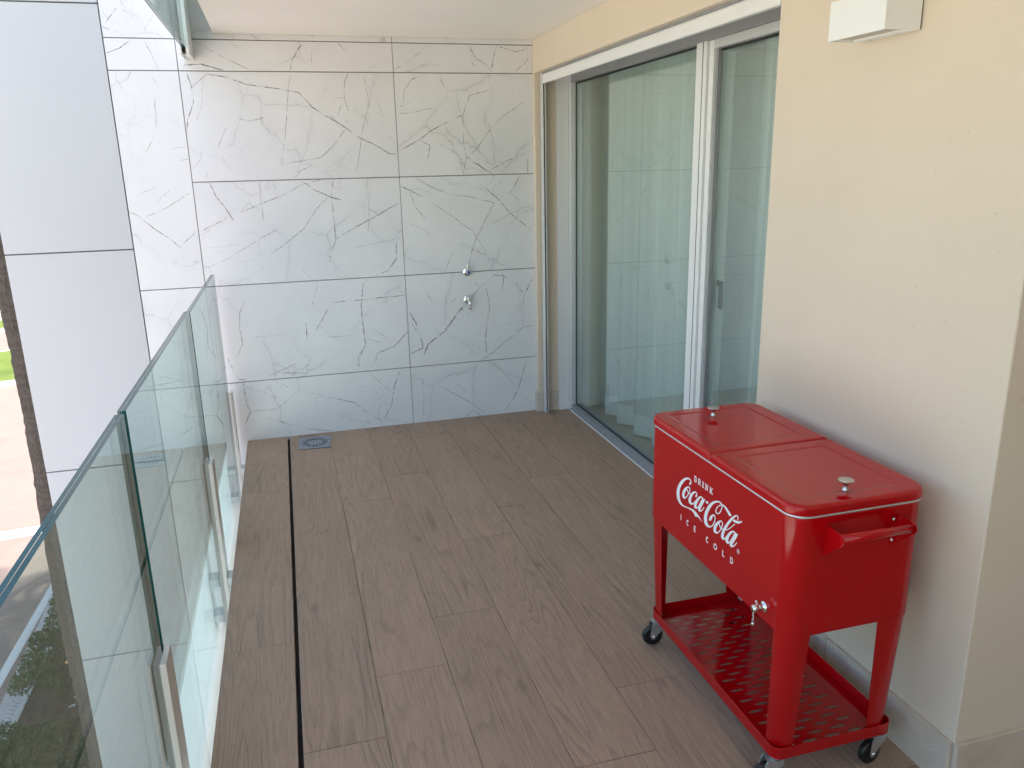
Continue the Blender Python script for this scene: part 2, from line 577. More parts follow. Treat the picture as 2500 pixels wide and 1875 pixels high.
M = dict(
    marble=mat_marble('marble_porcelain'),
    vein=mat_vein(),
    wood=mat_wood_tile(),
    grout=simple('dark_grout', (0.10, 0.088, 0.078), 0.9, var=0.2, scale=30),
    grout_light=simple('pale_grout', (0.52, 0.48, 0.43), 0.9, var=0.15, scale=30),
    joint=simple('panel_joint', (0.24, 0.23, 0.215), 0.9, var=0.1),
    void=simple('slot_shade', (0.018, 0.014, 0.012), 0.9),
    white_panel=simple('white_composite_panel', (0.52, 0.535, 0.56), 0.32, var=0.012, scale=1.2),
    beige=mat_stucco('beige_render', (0.715, 0.61, 0.495)),
    ceiling=mat_stucco('ceiling_paint', (0.90, 0.865, 0.80), 0.02),
    skirting=simple('stone_skirting', (0.60, 0.52, 0.43), 0.42, var=0.10, scale=9),
    skirting_vein=simple('stone_skirting_vein', (0.70, 0.67, 0.61), 0.42, var=0.1),
    alu=simple('satin_aluminium', (0.70, 0.705, 0.71), 0.42, metal=0.3, var=0.03),
    alu_white=simple('pale_aluminium', (0.82, 0.82, 0.815), 0.40, metal=0.05, var=0.02),
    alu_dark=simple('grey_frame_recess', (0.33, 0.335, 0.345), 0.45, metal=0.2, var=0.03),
    handle=simple('dark_grey_handle', (0.10, 0.105, 0.11), 0.4),
    sill=simple('grey_sill', (0.34, 0.35, 0.38), 0.4, metal=0.3, var=0.04),
    rubber=simple('black_rubber', (0.012, 0.012, 0.012), 0.5),
    post=simple('post_aluminium', (0.70, 0.66, 0.64), 0.35, metal=0.35, var=0.05),
    glass=mat_glass('balustrade_glass', (0.89, 0.965, 0.948), 1.0),
    glass_in=mat_clear('laminate_interface', (0.985, 0.995, 0.99)),
    glass_edge=simple('glass_edge_green', (0.012, 0.075, 0.066), 0.16, spec=0.8, var=0.15, scale=12),
    interlayer=simple('laminate_interlayer', (0.008, 0.022, 0.022), 0.4),
    door_glass=mat_glass('door_glass', (0.962, 0.99, 0.98), 1.55),
    door_glass_in=mat_glass('door_glass_inner', (0.962, 0.99, 0.98), 0.5),
    chrome=simple('chrome', (0.80, 0.81, 0.82), 0.10, metal=1.0, var=0.02),
    steel=simple('brushed_steel', (0.58, 0.57, 0.55), 0.30, metal=1.0, var=0.04, scale=30),
    zinc=simple('zinc_plate', (0.62, 0.66, 0.68), 0.34, metal=0.85, var=0.05, scale=40),
    drain=simple('drain_steel', (0.28, 0.30, 0.33), 0.45, metal=0.4, var=0.06, scale=25),
    red=mat_paint('red_enamel', (0.43, 0.002, 0.005)),
    print_white=simple('white_print', (0.82, 0.83, 0.86), 0.35, var=0.01),
    trim=simple('silver_trim', (0.72, 0.72, 0.73), 0.25, metal=0.6),
    tyre=simple('caster_rubber', (0.010, 0.010, 0.011), 0.30, var=0.1),
    lamp_white=simple('white_powder_coat', (0.83, 0.835, 0.82), 0.45, var=0.01),
    lamp_inner=simple('lamp_diffuser', (0.50, 0.47, 0.41), 0.55, var=0.02),
    blue=simple('blue_dot', (0.02, 0.10, 0.42), 0.3),
    curtain=mat_curtain('sheer_curtain', (0.90, 0.92, 0.91), 0.66),
    hem=mat_curtain('curtain_hem', (0.86, 0.88, 0.88), 0.97),
    room=mat_stucco('room_wall', (0.80, 0.77, 0.72), 0.02),
    room_floor=simple('room_floor', (0.50, 0.47, 0.42), 0.4, var=0.06),
    road=mat_asphalt(),
    grass=mat_grass_ground(),
    soil=mat_soil(),
    kerb=simple('kerb_stone', (0.42, 0.40, 0.38), 0.9, var=0.14, scale=10, bump=0.3),
    line=simple('road_paint', (0.50, 0.49, 0.47), 0.75, var=0.12, scale=14),
    bounce_ground=simple('pale_bounce_ground', (0.55, 0.49, 0.43), 0.85, var=0.1, scale=3),
    wave=mat_wave_paving(),
    iron=simple('iron_grate', (0.09, 0.085, 0.085), 0.6, metal=0.4, var=0.1),
    bark=mat_bark(),
    hedge=mat_leaf('hedge_leaf', (0.030, 0.062, 0.016), (0.075, 0.125, 0.030)),
    hedge2=mat_leaf('hedge_leaf_pale', (0.075, 0.12, 0.03), (0.13, 0.17, 0.055)),
    leaf=mat_leaf('tree_leaf', (0.045, 0.085, 0.02), (0.10, 0.16, 0.035), 0.45),
    frond=mat_leaf('palm_frond', (0.05, 0.09, 0.025), (0.09, 0.13, 0.04), 0.3),
    flower=simple('orange_flower', (0.75, 0.40, 0.14), 0.7),
    litter=simple('pale_petal', (0.75, 0.75, 0.74), 0.8),
    trunk=simple('tree_bark', (0.12, 0.095, 0.07), 0.9, var=0.3, scale=14, bump=0.5),
    screening=simple('dark_screening', (0.13, 0.095, 0.07), 0.6, var=0.2, scale=14),
    facade=mat_stucco('facade_render', (0.66, 0.63, 0.57)),
    bench=simple('concrete_bench', (0.45, 0.42, 0.37), 0.9, var=0.1),
)

# ------------------------------------------------------------------ dimensions of the place (metres)
YB = 5.041          # face of the marble wall
XW = 1.58           # face of the beige wall
ZC = 2.394          # ceiling
Y0 = -4.5           # end of the terrace behind
GZ = -5.0           # street level
XG = -0.413         # inner face of the glass
XF = -0.3485        # edge of the floor

# ------------------------------------------------------------------ street level
def sheet(name, pts, z, mat, parent=None):
    mb = MB()
    mb.face([(x, y, z) for x, y in pts])
    return mb.build(name, mat, parent)


ground = tag(sheet('ground', [(-700, -700), (700, -700), (700, 900), (-700, 900)], GZ - 0.02, M['grass']), kind='structure')
road = tag(sheet('road', [(-3.9, -80), (-3.9, 15.5), (-3.9, 20), (-2.5, 24), (2, 29), (30, 42), (60, 50), (60, 52),
                          (-60, 52), (-60, -80)], GZ - 0.012, M['road']), kind='structure')
mk = MB()
mk.face([(-4.50, 4, GZ - 0.006), (-4.37, 4, GZ - 0.006), (-4.225, 13.9, GZ - 0.006), (-4.355, 13.9, GZ - 0.006)])
mk.build('edge_line', M['line'], road)
mk = MB()
mk.face([(-8.5, 15.45, GZ - 0.006), (-4.9, 15.99, GZ - 0.006), (-4.9, 16.42, GZ - 0.006), (-8.5, 15.95, GZ - 0.006)])
mk.build('stop_line', M['line'], road)
tag(sheet('bounce_ground', [(-4.75, -40), (-4.75, 7.4), (-34, 7.4), (-34, -40)], GZ - 0.004, M['bounce_ground']), kind='structure')  # unseen pale ground, added to bounce sunlight up into the balcony
# the narrow strip of wave-laid stone
pv = MB()
qv = [(-3.94, 4.0), (-4.30, 16.0), (-3.88, 16.0), (-3.88, 4.0)]
pv.loft([[(x, y, z) for x, y in qv] for z in (GZ - 0.1, GZ + 0.03)], smooth=False)
tag(pv.build('pavement', M['wave']), kind='structure')
kb = MB()
kb.box(-3.879, -3.80, 4.0, 15.2, GZ - 0.1, GZ + 0.06)
tag(kb.build('kerb', M['kerb'], bevel=0.01), kind='structure')
tag(sheet('planting_bed', [(-3.80, -20), (0, -20), (0, 15.2), (-3.80, 15.2)], GZ + 0.03, M['soil']), kind='structure')

# planted island and far carriageway kerbs
isl = MB()
ring = [(-9.2, 29.0), (-6.5, 31.6), (-3, 33.4), (2, 35.0), (8, 36.0), (8, 40), (-2, 38.2), (-7, 36.0), (-12, 33.8), (-18, 31.5), (-24, 29.6), (-24, 26.5), (-15, 27.5)]
isl.loft([[(x, y, GZ - 0.012) for x, y in ring], [(x, y, GZ + 0.12) for x, y in ring]], cap0=False, smooth=False)
tag(isl.build('traffic_island', M['grass']), kind='structure')
kr = MB()
n_r = len(ring)
cx_ = sum(p[0] for p in ring) / n_r
cy_ = sum(p[1] for p in ring) / n_r
outr = [(cx_ + (x - cx_) * 1.02, cy_ + (y - cy_) * 1.06) for x, y in ring]
kr.loft([[(x, y, GZ - 0.012) for x, y in outr], [(x, y, GZ + 0.14) for x, y in outr], [(x, y, GZ + 0.14) for x, y in ring], [(x, y, GZ + 0.05) for x, y in ring]], cap0=False, cap1=False, smooth=False)
tag(kr.build('island_kerb', M['kerb']), kind='structure')
park = MB()
park.box(-120, 120, 39.8, 140, GZ - 0.012, GZ + 0.10)
tag(park.build('park_lawn', M['grass']), kind='structure')
pk = MB()
pk.box(-120, 120, 39.5, 39.79, GZ - 0.012, GZ + 0.13)
tag(pk.build('park_kerb', M['kerb']), kind='structure')

gr = empty('drain_grate', (-4.25, 14.55, GZ - 0.012), 'dark iron gully grate at the end of the white edge line', 'grate')
g_ = MB(); g_.box(-0.28, 0.22, -0.22, 0.22, 0.004, 0.012); g_.build('frame', M['iron'], gr)
for k in range(9):
    g_ = MB(); g_.box(-0.26 + k * 0.05, -0.235 + k * 0.05, -0.19, 0.19, 0.012, 0.024); g_.build('bar', M['iron'], gr)


def leaf_quads(C, size, aspect=1.7, up=0.25):
    n = len(C)
    d = RNG.normal(size=(n, 3)); d[:, 2] += up
    d /= np.linalg.norm(d, axis=1)[:, None]
    e = RNG.normal(size=(n, 3))
    e = np.cross(d, e); e /= np.linalg.norm(e, axis=1)[:, None] + 1e-9
    s = (size * RNG.uniform(0.6, 1.4, n))[:, None]
    a = d * s * aspect * 0.5
    b = e * s * 0.5
    return np.stack([C - a, C - a * 0.1 + b, C + a, C - a * 0.1 - b], 1)


def hedge(name, x0, x1, y0, y1, h, n, label, loc_z=GZ + 0.03):
    e = empty(name, ((x0 + x1) / 2, (y0 + y1) / 2, loc_z), label, 'hedge')
    P = []
    k = 0
    bumps = RNG.uniform(size=(80, 4))
    X = RNG.uniform(x0, x1, n * 3); Y = RNG.uniform(y0, y1, n * 3)
    H = np.zeros(n * 3)
    for bx, by, bw, bh in bumps:
        qx = x0 + bx * (x1 - x0); qy = y0 + by * (y1 - y0); w = 0.18 + 0.35 * bw
        H = np.maximum(H, (0.45 + 0.55 * bh) * h * np.clip(1 - ((X - qx) ** 2 + (Y - qy) ** 2) / (w * w * 2.2), 0, 1) ** 0.5)
    keep = (H > 0.06)
    X, Y, H = X[keep][:n], Y[keep][:n], H[keep][:n]
    Z = H * RNG.uniform(0.25, 1.0, len(H)) ** 0.35
    C = np.stack([X - (x0 + x1) / 2, Y - (y0 + y1) / 2, Z], 1)
    Q = leaf_quads(C, 0.030, 1.7, 0.6)
    mi = (RNG.uniform(size=len(Q)) < 0.16).astype(int)
    me = quads_mesh('foliage', Q, [M['hedge'], M['hedge2']], mi)
    link('foliage', me, e)
    st = MB()
    for _ in range(24):
        i = RNG.integers(len(C)); c = C[i]
        st.tube([(c[0] * 0.96, c[1] * 0.98, 0), (c[0], c[1], max(c[2] - 0.03, 0.05))], [0.008, 0.004], 5)
    tag(st.build('stems', M['trunk'], e), kind='stuff')
    return e


hedge('low_hedge', -3.80, -1.4, 9.75, 14.6, 0.80, 46000, 'dense dark green low hedge in the bed beside the wave-laid stone')
hedge('ground_shrub', -3.95, -1.35, 6.2, 9.35, 0.52, 44000, 'low loose green shrub at the foot of the palm')
fl = empty('flower_cluster', (-3.1, 10.25, GZ + 0.03), 'small orange flower cluster on the edge of the hedge', 'flowers')
stf = MB()
pet = MB()
for k in range(16):
    x, y, z = random.uniform(-.14, .14), random.uniform(-.12, .12), random.uniform(.52, .66)
    stf.tube([(x * .3, y * .3, 0), (x, y, z)], 0.004, 4)
    pet.lathe((x, y, z), (random.uniform(-.4, .4), random.uniform(-.4, .4), 1), [(0, .004), (.015, .035), (.03, .03), (.034, .0)], 6)
stf.build('stem', M['hedge'], fl)
pet.build('blossom', M['flower'], fl)
lt = MB()
for k in range(22):
    x, y = random.uniform(-3.6, -2.0), random.uniform(8.6, 10.2)
    a = random.uniform(0, 6.28); s = random.uniform(.02, .05)
    lt.face([(x + s * math.cos(a + q), y + s * math.sin(a + q), GZ + 0.038 + 0.012 * (i % 2)) for i, q in enumerate((0, 1.3, 2.9, 4.4))])
tag(lt.build('fallen_petals', M['litter']), kind='stuff')


# ---- palm beside the white wall
palm = empty('palm_tree', (-1.855, 6.5, GZ), 'ringed grey-brown palm trunk rising past the white wall', 'palm tree')
tb = MB()
rings = []
zz = 0.0
k = 0
while zz < 9.6:
    r = 0.168 + 0.10 * math.exp(-zz / 0.7) + 0.012 * math.sin(zz * 2.1)
    lip = 0.0
    ox = 0.018 * math.sin(zz * 0.55 + 2) + 0.010 * math.sin(zz * 1.7) - 0.028 * max(0, 1 - zz / 4)
    rings.append([(ox + (r + lip + random.uniform(-.006, .006)) * math.cos(2 * math.pi * q / 22),
                   (r + lip + random.uniform(-.006, .006)) * math.sin(2 * math.pi * q / 22), zz + random.uniform(-.006, .006)) for q in range(22)])
    zz += 0.042
    k += 1
tb.loft(rings)
tb.build('trunk', M['bark'], palm)
fr_q = []
spine = MB()
for k in range(22):
    a = k * 2.4
    el = 1.1 - 1.5 * (k / 22)
    L = random.uniform(1.9, 2.5)
    pts = []
    p = Vector((0, 0, 9.5)); e_ = el
    for s in range(12):
        pts.append(p.copy())
        p = p + L / 11 * Vector((math.cos(a) * math.cos(e_), math.sin(a) * math.cos(e_), math.sin(e_)))
        e_ -= 0.14
    spine.tube(pts, [0.03 - 0.0024 * s for s in range(12)], 5)
    for s in range(2, 12):
        for side in (-1, 1):
            for sub in (0, 0.33, 0.66):
                b = pts[s].lerp(pts[s - 1], sub)
                t_ = (pts[s] - pts[s - 1]).normalized()
                o_ = t_.cross(Vector((0, 0, 1))).normalized() * side
                ll = 0.55 * math.sin(math.pi * (s / 12) ** 0.7) + 0.12
                tip = b + (o_ * 0.8 + t_ * 0.55 + Vector((0, 0, -0.35))) * ll
                w_ = t_ * 0.022
                fr_q.append([b - w_, b + w_, tip + w_ * .3, tip - w_ * .3])
spine.build('frond_stems', M['frond'], palm)
link('crown', quads_mesh('crown', np.array([[tuple(v) for v in q] for q in fr_q]), M['frond']), palm)


# ---- park trees and bench far beyond the road
def tree(x, y, h, r, n, label, seed):
    rg = random.Random(seed)
    e = empty('park_tree', (x, y, GZ + 0.1), label, 'tree', 'park trees beyond the far road')
    mb = MB()
    mb.tube([(0, 0, 0), (.06, .03, h * .25), (-.03, .05, h * .5), (.05, 0, h * .72)], [.22, .17, .13, .07], 9)
    cl = []
    for k in range(9):
        a = k * 2.39; q = rg.uniform(.35, .8) * r
        c = Vector((math.cos(a) * q, math.sin(a) * q, h * rg.uniform(.42, .9)))
        mb.tube([(0, 0, h * rg.uniform(.3, .5)), tuple(c * .55 + Vector((0, 0, h * .22))), tuple(c)], [.08, .05, .02], 6)
        cl.append(c)
    mb.build('trunk', M['trunk'], e)
    cl.append(Vector((0, 0, h * .85)))
    C = []
    for c in cl:
        m_ = n // len(cl)
        d = RNG.normal(size=(m_, 3)); d /= np.linalg.norm(d, axis=1)[:, None]
        C.append(np.array(c) + d * (RNG.uniform(.3, 1, m_) ** .5)[:, None] * np.array([r * .42, r * .42, h * .17]))
    link('crown', quads_mesh('crown', leaf_quads(np.concatenate(C), .22, 1.5), M['leaf']), e)


tree(-15.2, 45.0, 4.6, 2.4, 3600, 'bushy bright green tree standing behind the park bench', 1)
tree(-19.5, 50.0, 6.0, 3.0, 3600, 'taller dark green tree at the back of the park lawn', 2)
tree(-11.0, 52.0, 5.2, 2.6, 3200, 'broad green tree on the park lawn in line with the palm', 3)
tree(-24.0, 43.5, 5.0, 2.6, 3200, 'low green tree near the park kerb away from the bench', 5)
bn = empty('park_bench', (-13.9, 42.3, GZ + 0.1), 'small concrete bench on the park lawn beyond the road', 'bench')
b_ = MB(); b_.box(-.9, .9, -.25, .25, .42, .50); b_.build('seat', M['bench'], bn, bevel=.02)
for s in (-.65, .65):
    b_ = MB(); b_.box(s - .08, s + .08, -.2, .2, 0, .42); b_.build('leg', M['bench'], bn, bevel=.01)

# ------------------------------------------------------------------ the building round the balcony
bld = empty('apartment_building', (2.5, 1.3, GZ), 'rendered apartment block carrying the balcony', 'building')
def bpart(name, mat, *boxes):
    mb = MB()
    for b in boxes:
        mb.box(b[0] - 2.5, b[1] - 2.5, b[2] - 1.3, b[3] - 1.3, b[4] - GZ, b[5] - GZ)
    return mb.build(name, mat, bld)
bpart('upper_storey', M['facade'], (-0.279, 5.2, Y0 - 0.2, 5.03, 2.62, 6.6))
bpart('lower_storey', M['facade'], (-0.315, 5.2, Y0 - 0.2, 5.03, GZ, -0.30))
bpart('shadow_wing', M['facade'], (-0.35, 5.2, 5.32, 9.5, GZ, 6.6))  # unseen mass, carried on past the marble wall to cast shadow
roof = bpart('roof', M['facade'], (-0.42, 5.3, Y0 - 0.3, 9.6, 6.6, 6.8))

# ---- floor: bedding layer with the planks laid on it
fl_mb = MB()
fl_mb.box(XF + 0.004, -0.104, Y0, 5.036, -0.05, -0.0035)
fl_mb.box(-0.090, 1.797, Y0, 5.036, -0.05, -0.0035)
fl_mb.box(1.797, 3.0, Y0, 1.385, -0.05, -0.0035)
def mat_grout_mix():
    t = NT('floor_grout')
    v = t.geo()
    f = t.ramp(t.noise(t.vmath('MULTIPLY', v, (9.0, 2.2, 1.0)), 1.0, 5, 0.7), [(0.46, 0.0), (0.60, 1.0)])
    c = t.mix(f, c4(0.16, 0.122, 0.10), c4(0.46, 0.41, 0.35))
    t.principled(Base_Color=c, Roughness=0.9, Specular_IOR_Level=0.1)
    return t.mat
M['floor_grout'] = mat_grout_mix()
floor = tag(fl_mb.build('floor', M['floor_grout']), kind='structure')
sl = MB(); sl.box(XF + 0.004, 3.0, Y0, 5.036, -0.29, -0.0501); sl.build('slab', M['facade'], floor)
ch = MB(); ch.box(-0.1038, -0.0902, Y0, 5.036, -0.0495, -0.022); ch.build('drain_channel', M['void'], floor)  # near-black colour stands in for the shade deep in the slot

PL = 1.486
GAP = 0.0022
plank_cache = {}
def plank(x0, x1, y0, y1):
    x0 += GAP / 2; x1 -= GAP / 2; y0 += GAP / 2; y1 -= GAP / 2
    w, l = round(x1 - x0, 4), round(y1 - y0, 4)
    if l < 0.03 or w < 0.02:
        return
    key = (w, l)
    cx, cy = (x0 + x1) / 2, (y0 + y1) / 2
    if key not in plank_cache:
        mb = MB(); mb.box(-w / 2, w / 2, -l / 2, l / 2, -0.02, 0)
        o = mb.build('plank', M['wood'], floor, bevel=0.0009, bseg=1)
        plank_cache[key] = o.data
        o.location = (cx, cy, random.uniform(-0.0004, 0.0002))
    else:
        link('plank', plank_cache[key], floor, (cx, cy, random.uniform(-0.0004, 0.0002)))
def lay(x0, x1, yj, ylo, yhi):
    ys = [ylo]
    y = yj - PL * 8
    while y < yhi - 0.02:
        if y > ylo + 0.02:
            ys.append(y)
        y += PL
    ys.append(yhi)
    for a, b in zip(ys[:-1], ys[1:]):
        plank(x0, x1, a, b)
YE = 5.036
lay(XF - 0.001, -0.104, 2.647, Y0, YE)
lay(-0.090, 0.156, 2.049, Y0, YE)
lay(0.156, 0.402, 2.349, Y0, YE)
lay(0.402, 0.651, 2.649, Y0, YE)
lay(0.651, 0.900, 1.758, Y0, YE)
lay(0.900, 1.148, 2.053, Y0, YE)
lay(1.148, 1.396, 2.370, Y0, YE)
lay(1.396, 1.644, 2.970, Y0, YE)
lay(1.644, 1.796, 1.30, 2.39, YE)
lay(1.644, 1.892, 1.10, Y0, 1.385)
lay(1.892, 2.140, 0.55, Y0, 1.385)
lay(2.140, 2.388, 0.05, Y0, 1.385)
lay(2.388, 2.636, 0.80, Y0, 1.385)
lay(2.636, 2.884, 0.30, Y0, 1.385)
lay(2.884, 2.999, 1.05, Y0, 1.385)

# fascia tiles on the slab edge
for k in range(6):
    y1 = 5.03 - k * 1.2
    mb = MB(); mb.box(-0.006, 0.004, -0.5975, 0.5975, -0.235, 0.235)
    mb.build('fascia_tile', M['marble'], floor, (XF + 0.004, y1 - 0.6, -0.26), bevel=0.001, bseg=1)

# ---- ceiling
cl = MB()
cl.box(-0.279, 3.0, Y0, 1.389, ZC, 2.62)
cl.box(-0.279, 5.2, 1.389, YB - 0.004, ZC, 2.62)
ceil = tag(cl.build('ceiling', M['ceiling']), kind='structure')

# ---- marble wall
mw = empty('marble_wall', (0.3, YB, GZ), 'white marble-look tiled wall with dark grey veins and thin joints', 'wall')
bk = MB(); bk.box(-0.846 - 0.3, 1.60 - 0.3, 0.0075, 0.27, 0, 8.6); bk.build('backing', M['joint'], mw)
VEINS = [(4.0,[(-339,2181),(-242,2167),(-136,2128),(-16,2113),(95,2095),(157,2083),(223,2002),(325,1939),(407,1886),(490,1827),(597,1772),(662,1733),(709,1729)]),(2.0,[(119,2184),(98,2104),(72,1930),(46,1796),(20,1686)]),(4.0,[(446,2190),(421,2145),(412,2063),(422,2011),(436,1980)]),(3.0,[(408,2043),(369,1960)]),(3.0,[(411,2058),(355,2053)]),(2.5,[(401,1876),(358,1813),(288,1750),(252,1719),(198,1709),(25,1686)]),(2.0,[(198,1709),(183,1667),(128,1647),(87,1605)]),(4.5,[(-442,2180),(-426,2112),(-426,2033),(-466,1944),(-480,1869)]),(3.0,[(-339,2181),(-426,2112)]),(1.6,[(-361,2161),(-383,2023),(-423,1934)]),(1.8,[(537,2177),(559,2022),(511,1885),(486,1768),(446,1609)]),(2.2,[(605,2053),(632,1958),(647,1852),(706,1786)]),(2.5,[(-197,1942),(-127,1927),(-43,1952)]),(2.0,[(-268,1892),(-321,1786)]),(1.8,[(-411,1782),(-424,1721),(-478,1666)]),(1.5,[(567,1980),(631,1953)]),(2.5,[(316,1960),(356,1934)]),(2.0,[(-397,1649),(-410,1602)]),(4.0,[(905,2192),(822,2158),(775,2105),(758,2021)]),(2.5,[(725,1995),(804,2032)]),(3.5,[(717,1745),(849,1812),(908,1854),(1015,1908),(1127,1956),(1173,2069),(1291,2099)]),(3.0,[(849,1812),(910,1778),(894,1696)]),(2.2,[(1127,1956),(1126,1780),(1141,1702),(1113,1599)]),(5.0,[(1141,1702),(1217,1656),(1264,1621),(1306,1597)]),(3.2,[(1289,1620),(1400,1675),(1563,1734)]),(2.2,[(1147,1702),(1221,1768),(1296,1867),(1395,1954),(1523,2031)]),(1.6,[(719,1963),(823,1973),(1014,2012)]),(2.2,[(1069,1681),(1084,1603)]),(1.2,[(963,1794),(1100,1714)]),(2.0,[(982,2192),(1013,2122)]),(2.0,[(1294,2195),(1352,2139)]),(2.2,[(1542,1706),(1540,1594)]),(3.0,[(1444,2118),(1458,2086)]),(1.6,[(823,2069),(830,2048)]),(3.8,[(-392,1588),(-367,1512),(-323,1447),(-285,1371)]),(2.2,[(-116,1587),(-118,1467),(-112,1364)]),(3.0,[(-239,1414),(-102,1466),(8,1506),(120,1562),(241,1588)]),(4.2,[(117,1591),(193,1533),(277,1492),(352,1468)]),(3.2,[(312,1587),(295,1502),(297,1392),(301,1236),(253,1123)]),(3.2,[(295,1234),(441,1309),(576,1373),(704,1439)]),(3.0,[(576,1373),(516,1407)]),(2.2,[(277,1492),(206,1429),(119,1311),(37,1248),(-90,1163)]),(2.5,[(-464,1319),(-309,1388)]),(2.0,[(-475,1097),(-336,1150),(-223,1216),(-43,1307)]),(3.8,[(669,1196),(663,1092),(606,1026),(522,993)]),(1.5,[(386,1175),(700,1224)]),(2.2,[(345,1586),(357,1522)]),(1.3,[(-455,1216),(-264,1229)]),(2.0,[(85,1055),(136,1001)]),(1.4,[(524,1517),(501,1272)]),(4.2,[(724,1539),(786,1504),(848,1472)]),(2.6,[(813,1585),(915,1523),(1031,1480),(1138,1465),(1313,1419),(1255,1322),(1190,1207),(1156,1126),(1134,1032)]),(2.2,[(774,1499),(804,1408),(864,1331)]),(2.0,[(916,1427),(1037,1342),(1166,1244),(1248,1110)]),(3.2,[(1249,1519),(1332,1447),(1417,1351),(1563,1233)]),(3.0,[(1490,1584),(1432,1491),(1395,1474)]),(2.8,[(1407,1486),(1481,1431)]),(1.4,[(718,1331),(843,1269),(941,1195)]),(1.6,[(1040,1138),(1001,1063),(968,999)]),(1.2,[(1253,1269),(1454,1362),(1566,1399)]),(2.0,[(-392,2354),(-231,2269),(-103,2204)]),(5.0,[(-451,2226),(-363,2232),(-277,2211),(-243,2204)]),(4.0,[(197,2352),(131,2254),(118,2206)]),(1.6,[(253,2345),(243,2225)]),(3.2,[(401,2355),(450,2308),(479,2268)]),(2.2,[(720,2214),(817,2262),(934,2359)]),(4.0,[(1178,2357),(1216,2287),(1284,2246),(1316,2209)]),(4.0,[(1356,2360),(1332,2289),(1318,2206)]),(2.6,[(1358,2354),(1475,2322),(1569,2343)]),(2.2,[(1568,2318),(1546,2270),(1473,2210)]),(2.4,[(1193,2297),(1197,2255),(1225,2229)]),(2.2,[(165,958),(122,834)]),(2.2,[(-263,893),(-306,831),(-321,734),(-313,623),(-358,538)]),(3.2,[(241,846),(438,851),(662,859),(705,862)]),(5.0,[(480,977),(446,957),(424,813),(426,677),(434,561),(383,473),(379,415)]),(2.4,[(437,601),(541,564)]),(3.0,[(223,816),(136,676)]),(4.0,[(75,726),(71,614)]),(3.2,[(714,626),(619,534),(503,497),(485,435)]),(1.6,[(180,628),(344,626)]),(4.0,[(-409,542),(-386,473),(-362,409),(-313,396)]),(3.0,[(-97,421),(63,406)]),(2.2,[(-178,408),(-6,473)]),(2.2,[(59,478),(57,398)]),(2.0,[(491,655),(577,590)]),(1.5,[(-252,662),(-52,666)]),(6.0,[(1096,773),(1035,713),(947,602),(838,528),(805,460)]),(5.0,[(729,746),(765,674),(794,579),(802,507),(721,473)]),(2.2,[(737,688),(803,531)]),(3.2,[(1317,970),(1207,888),(1145,822)]),(3.2,[(1292,958),(1364,948),(1349,844)]),(2.6,[(1149,940),(1201,882)]),(3.6,[(1242,874),(1262,756),(1241,639),(1226,544),(1234,429)]),(3.2,[(1190,392),(1277,437),(1353,498),(1440,551),(1478,588),(1559,600)]),(3.6,[(1436,909),(1501,811),(1560,913)]),(2.2,[(1501,811),(1488,596)]),(1.3,[(1343,601),(1494,776)]),(1.6,[(804,967),(844,876),(886,793)]),(2.2,[(1368,641),(1411,608)]),(1.8,[(997,785),(1039,817)]),(4.0,[(-334,372),(-328,239),(-312,191),(-346,114)]),(2.6,[(-307,189),(-146,191),(-1,299),(-10,373)]),(2.6,[(5,298),(94,260),(334,182),(387,129),(507,31)]),(2.2,[(94,254),(101,147)]),(3.6,[(644,369),(597,264),(578,157),(525,53)]),(1.3,[(438,372),(577,230)]),(3.0,[(-210,140),(-65,70)]),(2.6,[(-2,39),(173,7)]),(1.8,[(-144,371),(-53,316)]),(2.6,[(895,241),(1035,147),(1131,87),(1206,10)]),(3.6,[(1511,358),(1444,156),(1392,72),(1346,7)]),(1.3,[(1287,366),(1457,148)]),(1.6,[(792,305),(789,147),(778,50)]),(1.6,[(1015,247),(1085,179)]),(1.6,[(1469,115),(1551,56)]),(4.0,[(-843,2281),(-771,2309),(-716,2347)]),(2.6,[(-639,2340),(-612,2284),(-584,2198)]),(4.0,[(-849,2421),(-806,2405)]),(1.6,[(-785,2394),(-705,2366)]),(2.6,[(-752,2520),(-821,2435)]),(2.0,[(-630,2175),(-593,2102)]),(1.6,[(-627,2054),(-631,1957),(-642,1875),(-709,1760)]),(3.2,[(-843,1442),(-807,1425),(-728,1344),(-646,1279),(-587,1215)]),(2.2,[(-761,1406),(-631,1462),(-506,1536)]),(2.4,[(-575,1250),(-491,1317)]),(1.6,[(-690,1481),(-665,1515),(-602,1560)]),(4.0,[(-541,1715),(-495,1723)]),(2.0,[(-728,2505),(-666,2457)]),(1.4,[(-599,1775),(-499,1790)]),(1.4,[(-759,1543),(-690,1571)])]
HJ, VJ = 0.0055, 0.0042
tiles = []
def tile(x0, x1, z0, z1):
    x0 += VJ / 2; x1 -= VJ / 2; z0 += HJ / 2; z1 -= HJ / 2
    w, h = x1 - x0, z1 - z0
    mb = MB(); mb.box(-w / 2, w / 2, 0, 0.012, -h / 2, h / 2)
    o = mb.build('wall_tile', M['marble'], mw, ((x0 + x1) / 2 - 0.3, random.uniform(-0.0004, 0.0004), (z0 + z1) / 2 - GZ), bevel=0.0008, bseg=1)
    tiles.append((x0, x1, z0, z1, o))
for x0, x1 in ((-0.485, 0.713), (0.713, 1.586)):
    zs = [-1.43, -0.827, -0.222, 0.383, 0.987, 1.594, 2.197, 2.362, 2.965, 3.57]
    for a, b in zip(zs[:-1], zs[1:]):
        tile(x0, x1, a, b)
zs = [-2.64, -1.43, -0.223, 0.987, 2.197, 2.362, 3.57, 4.78]
for a, b in zip(zs[:-1], zs[1:]):
    tile(-0.846, -0.485, a, b)
vein_mb = {}
rv = random.Random(8)
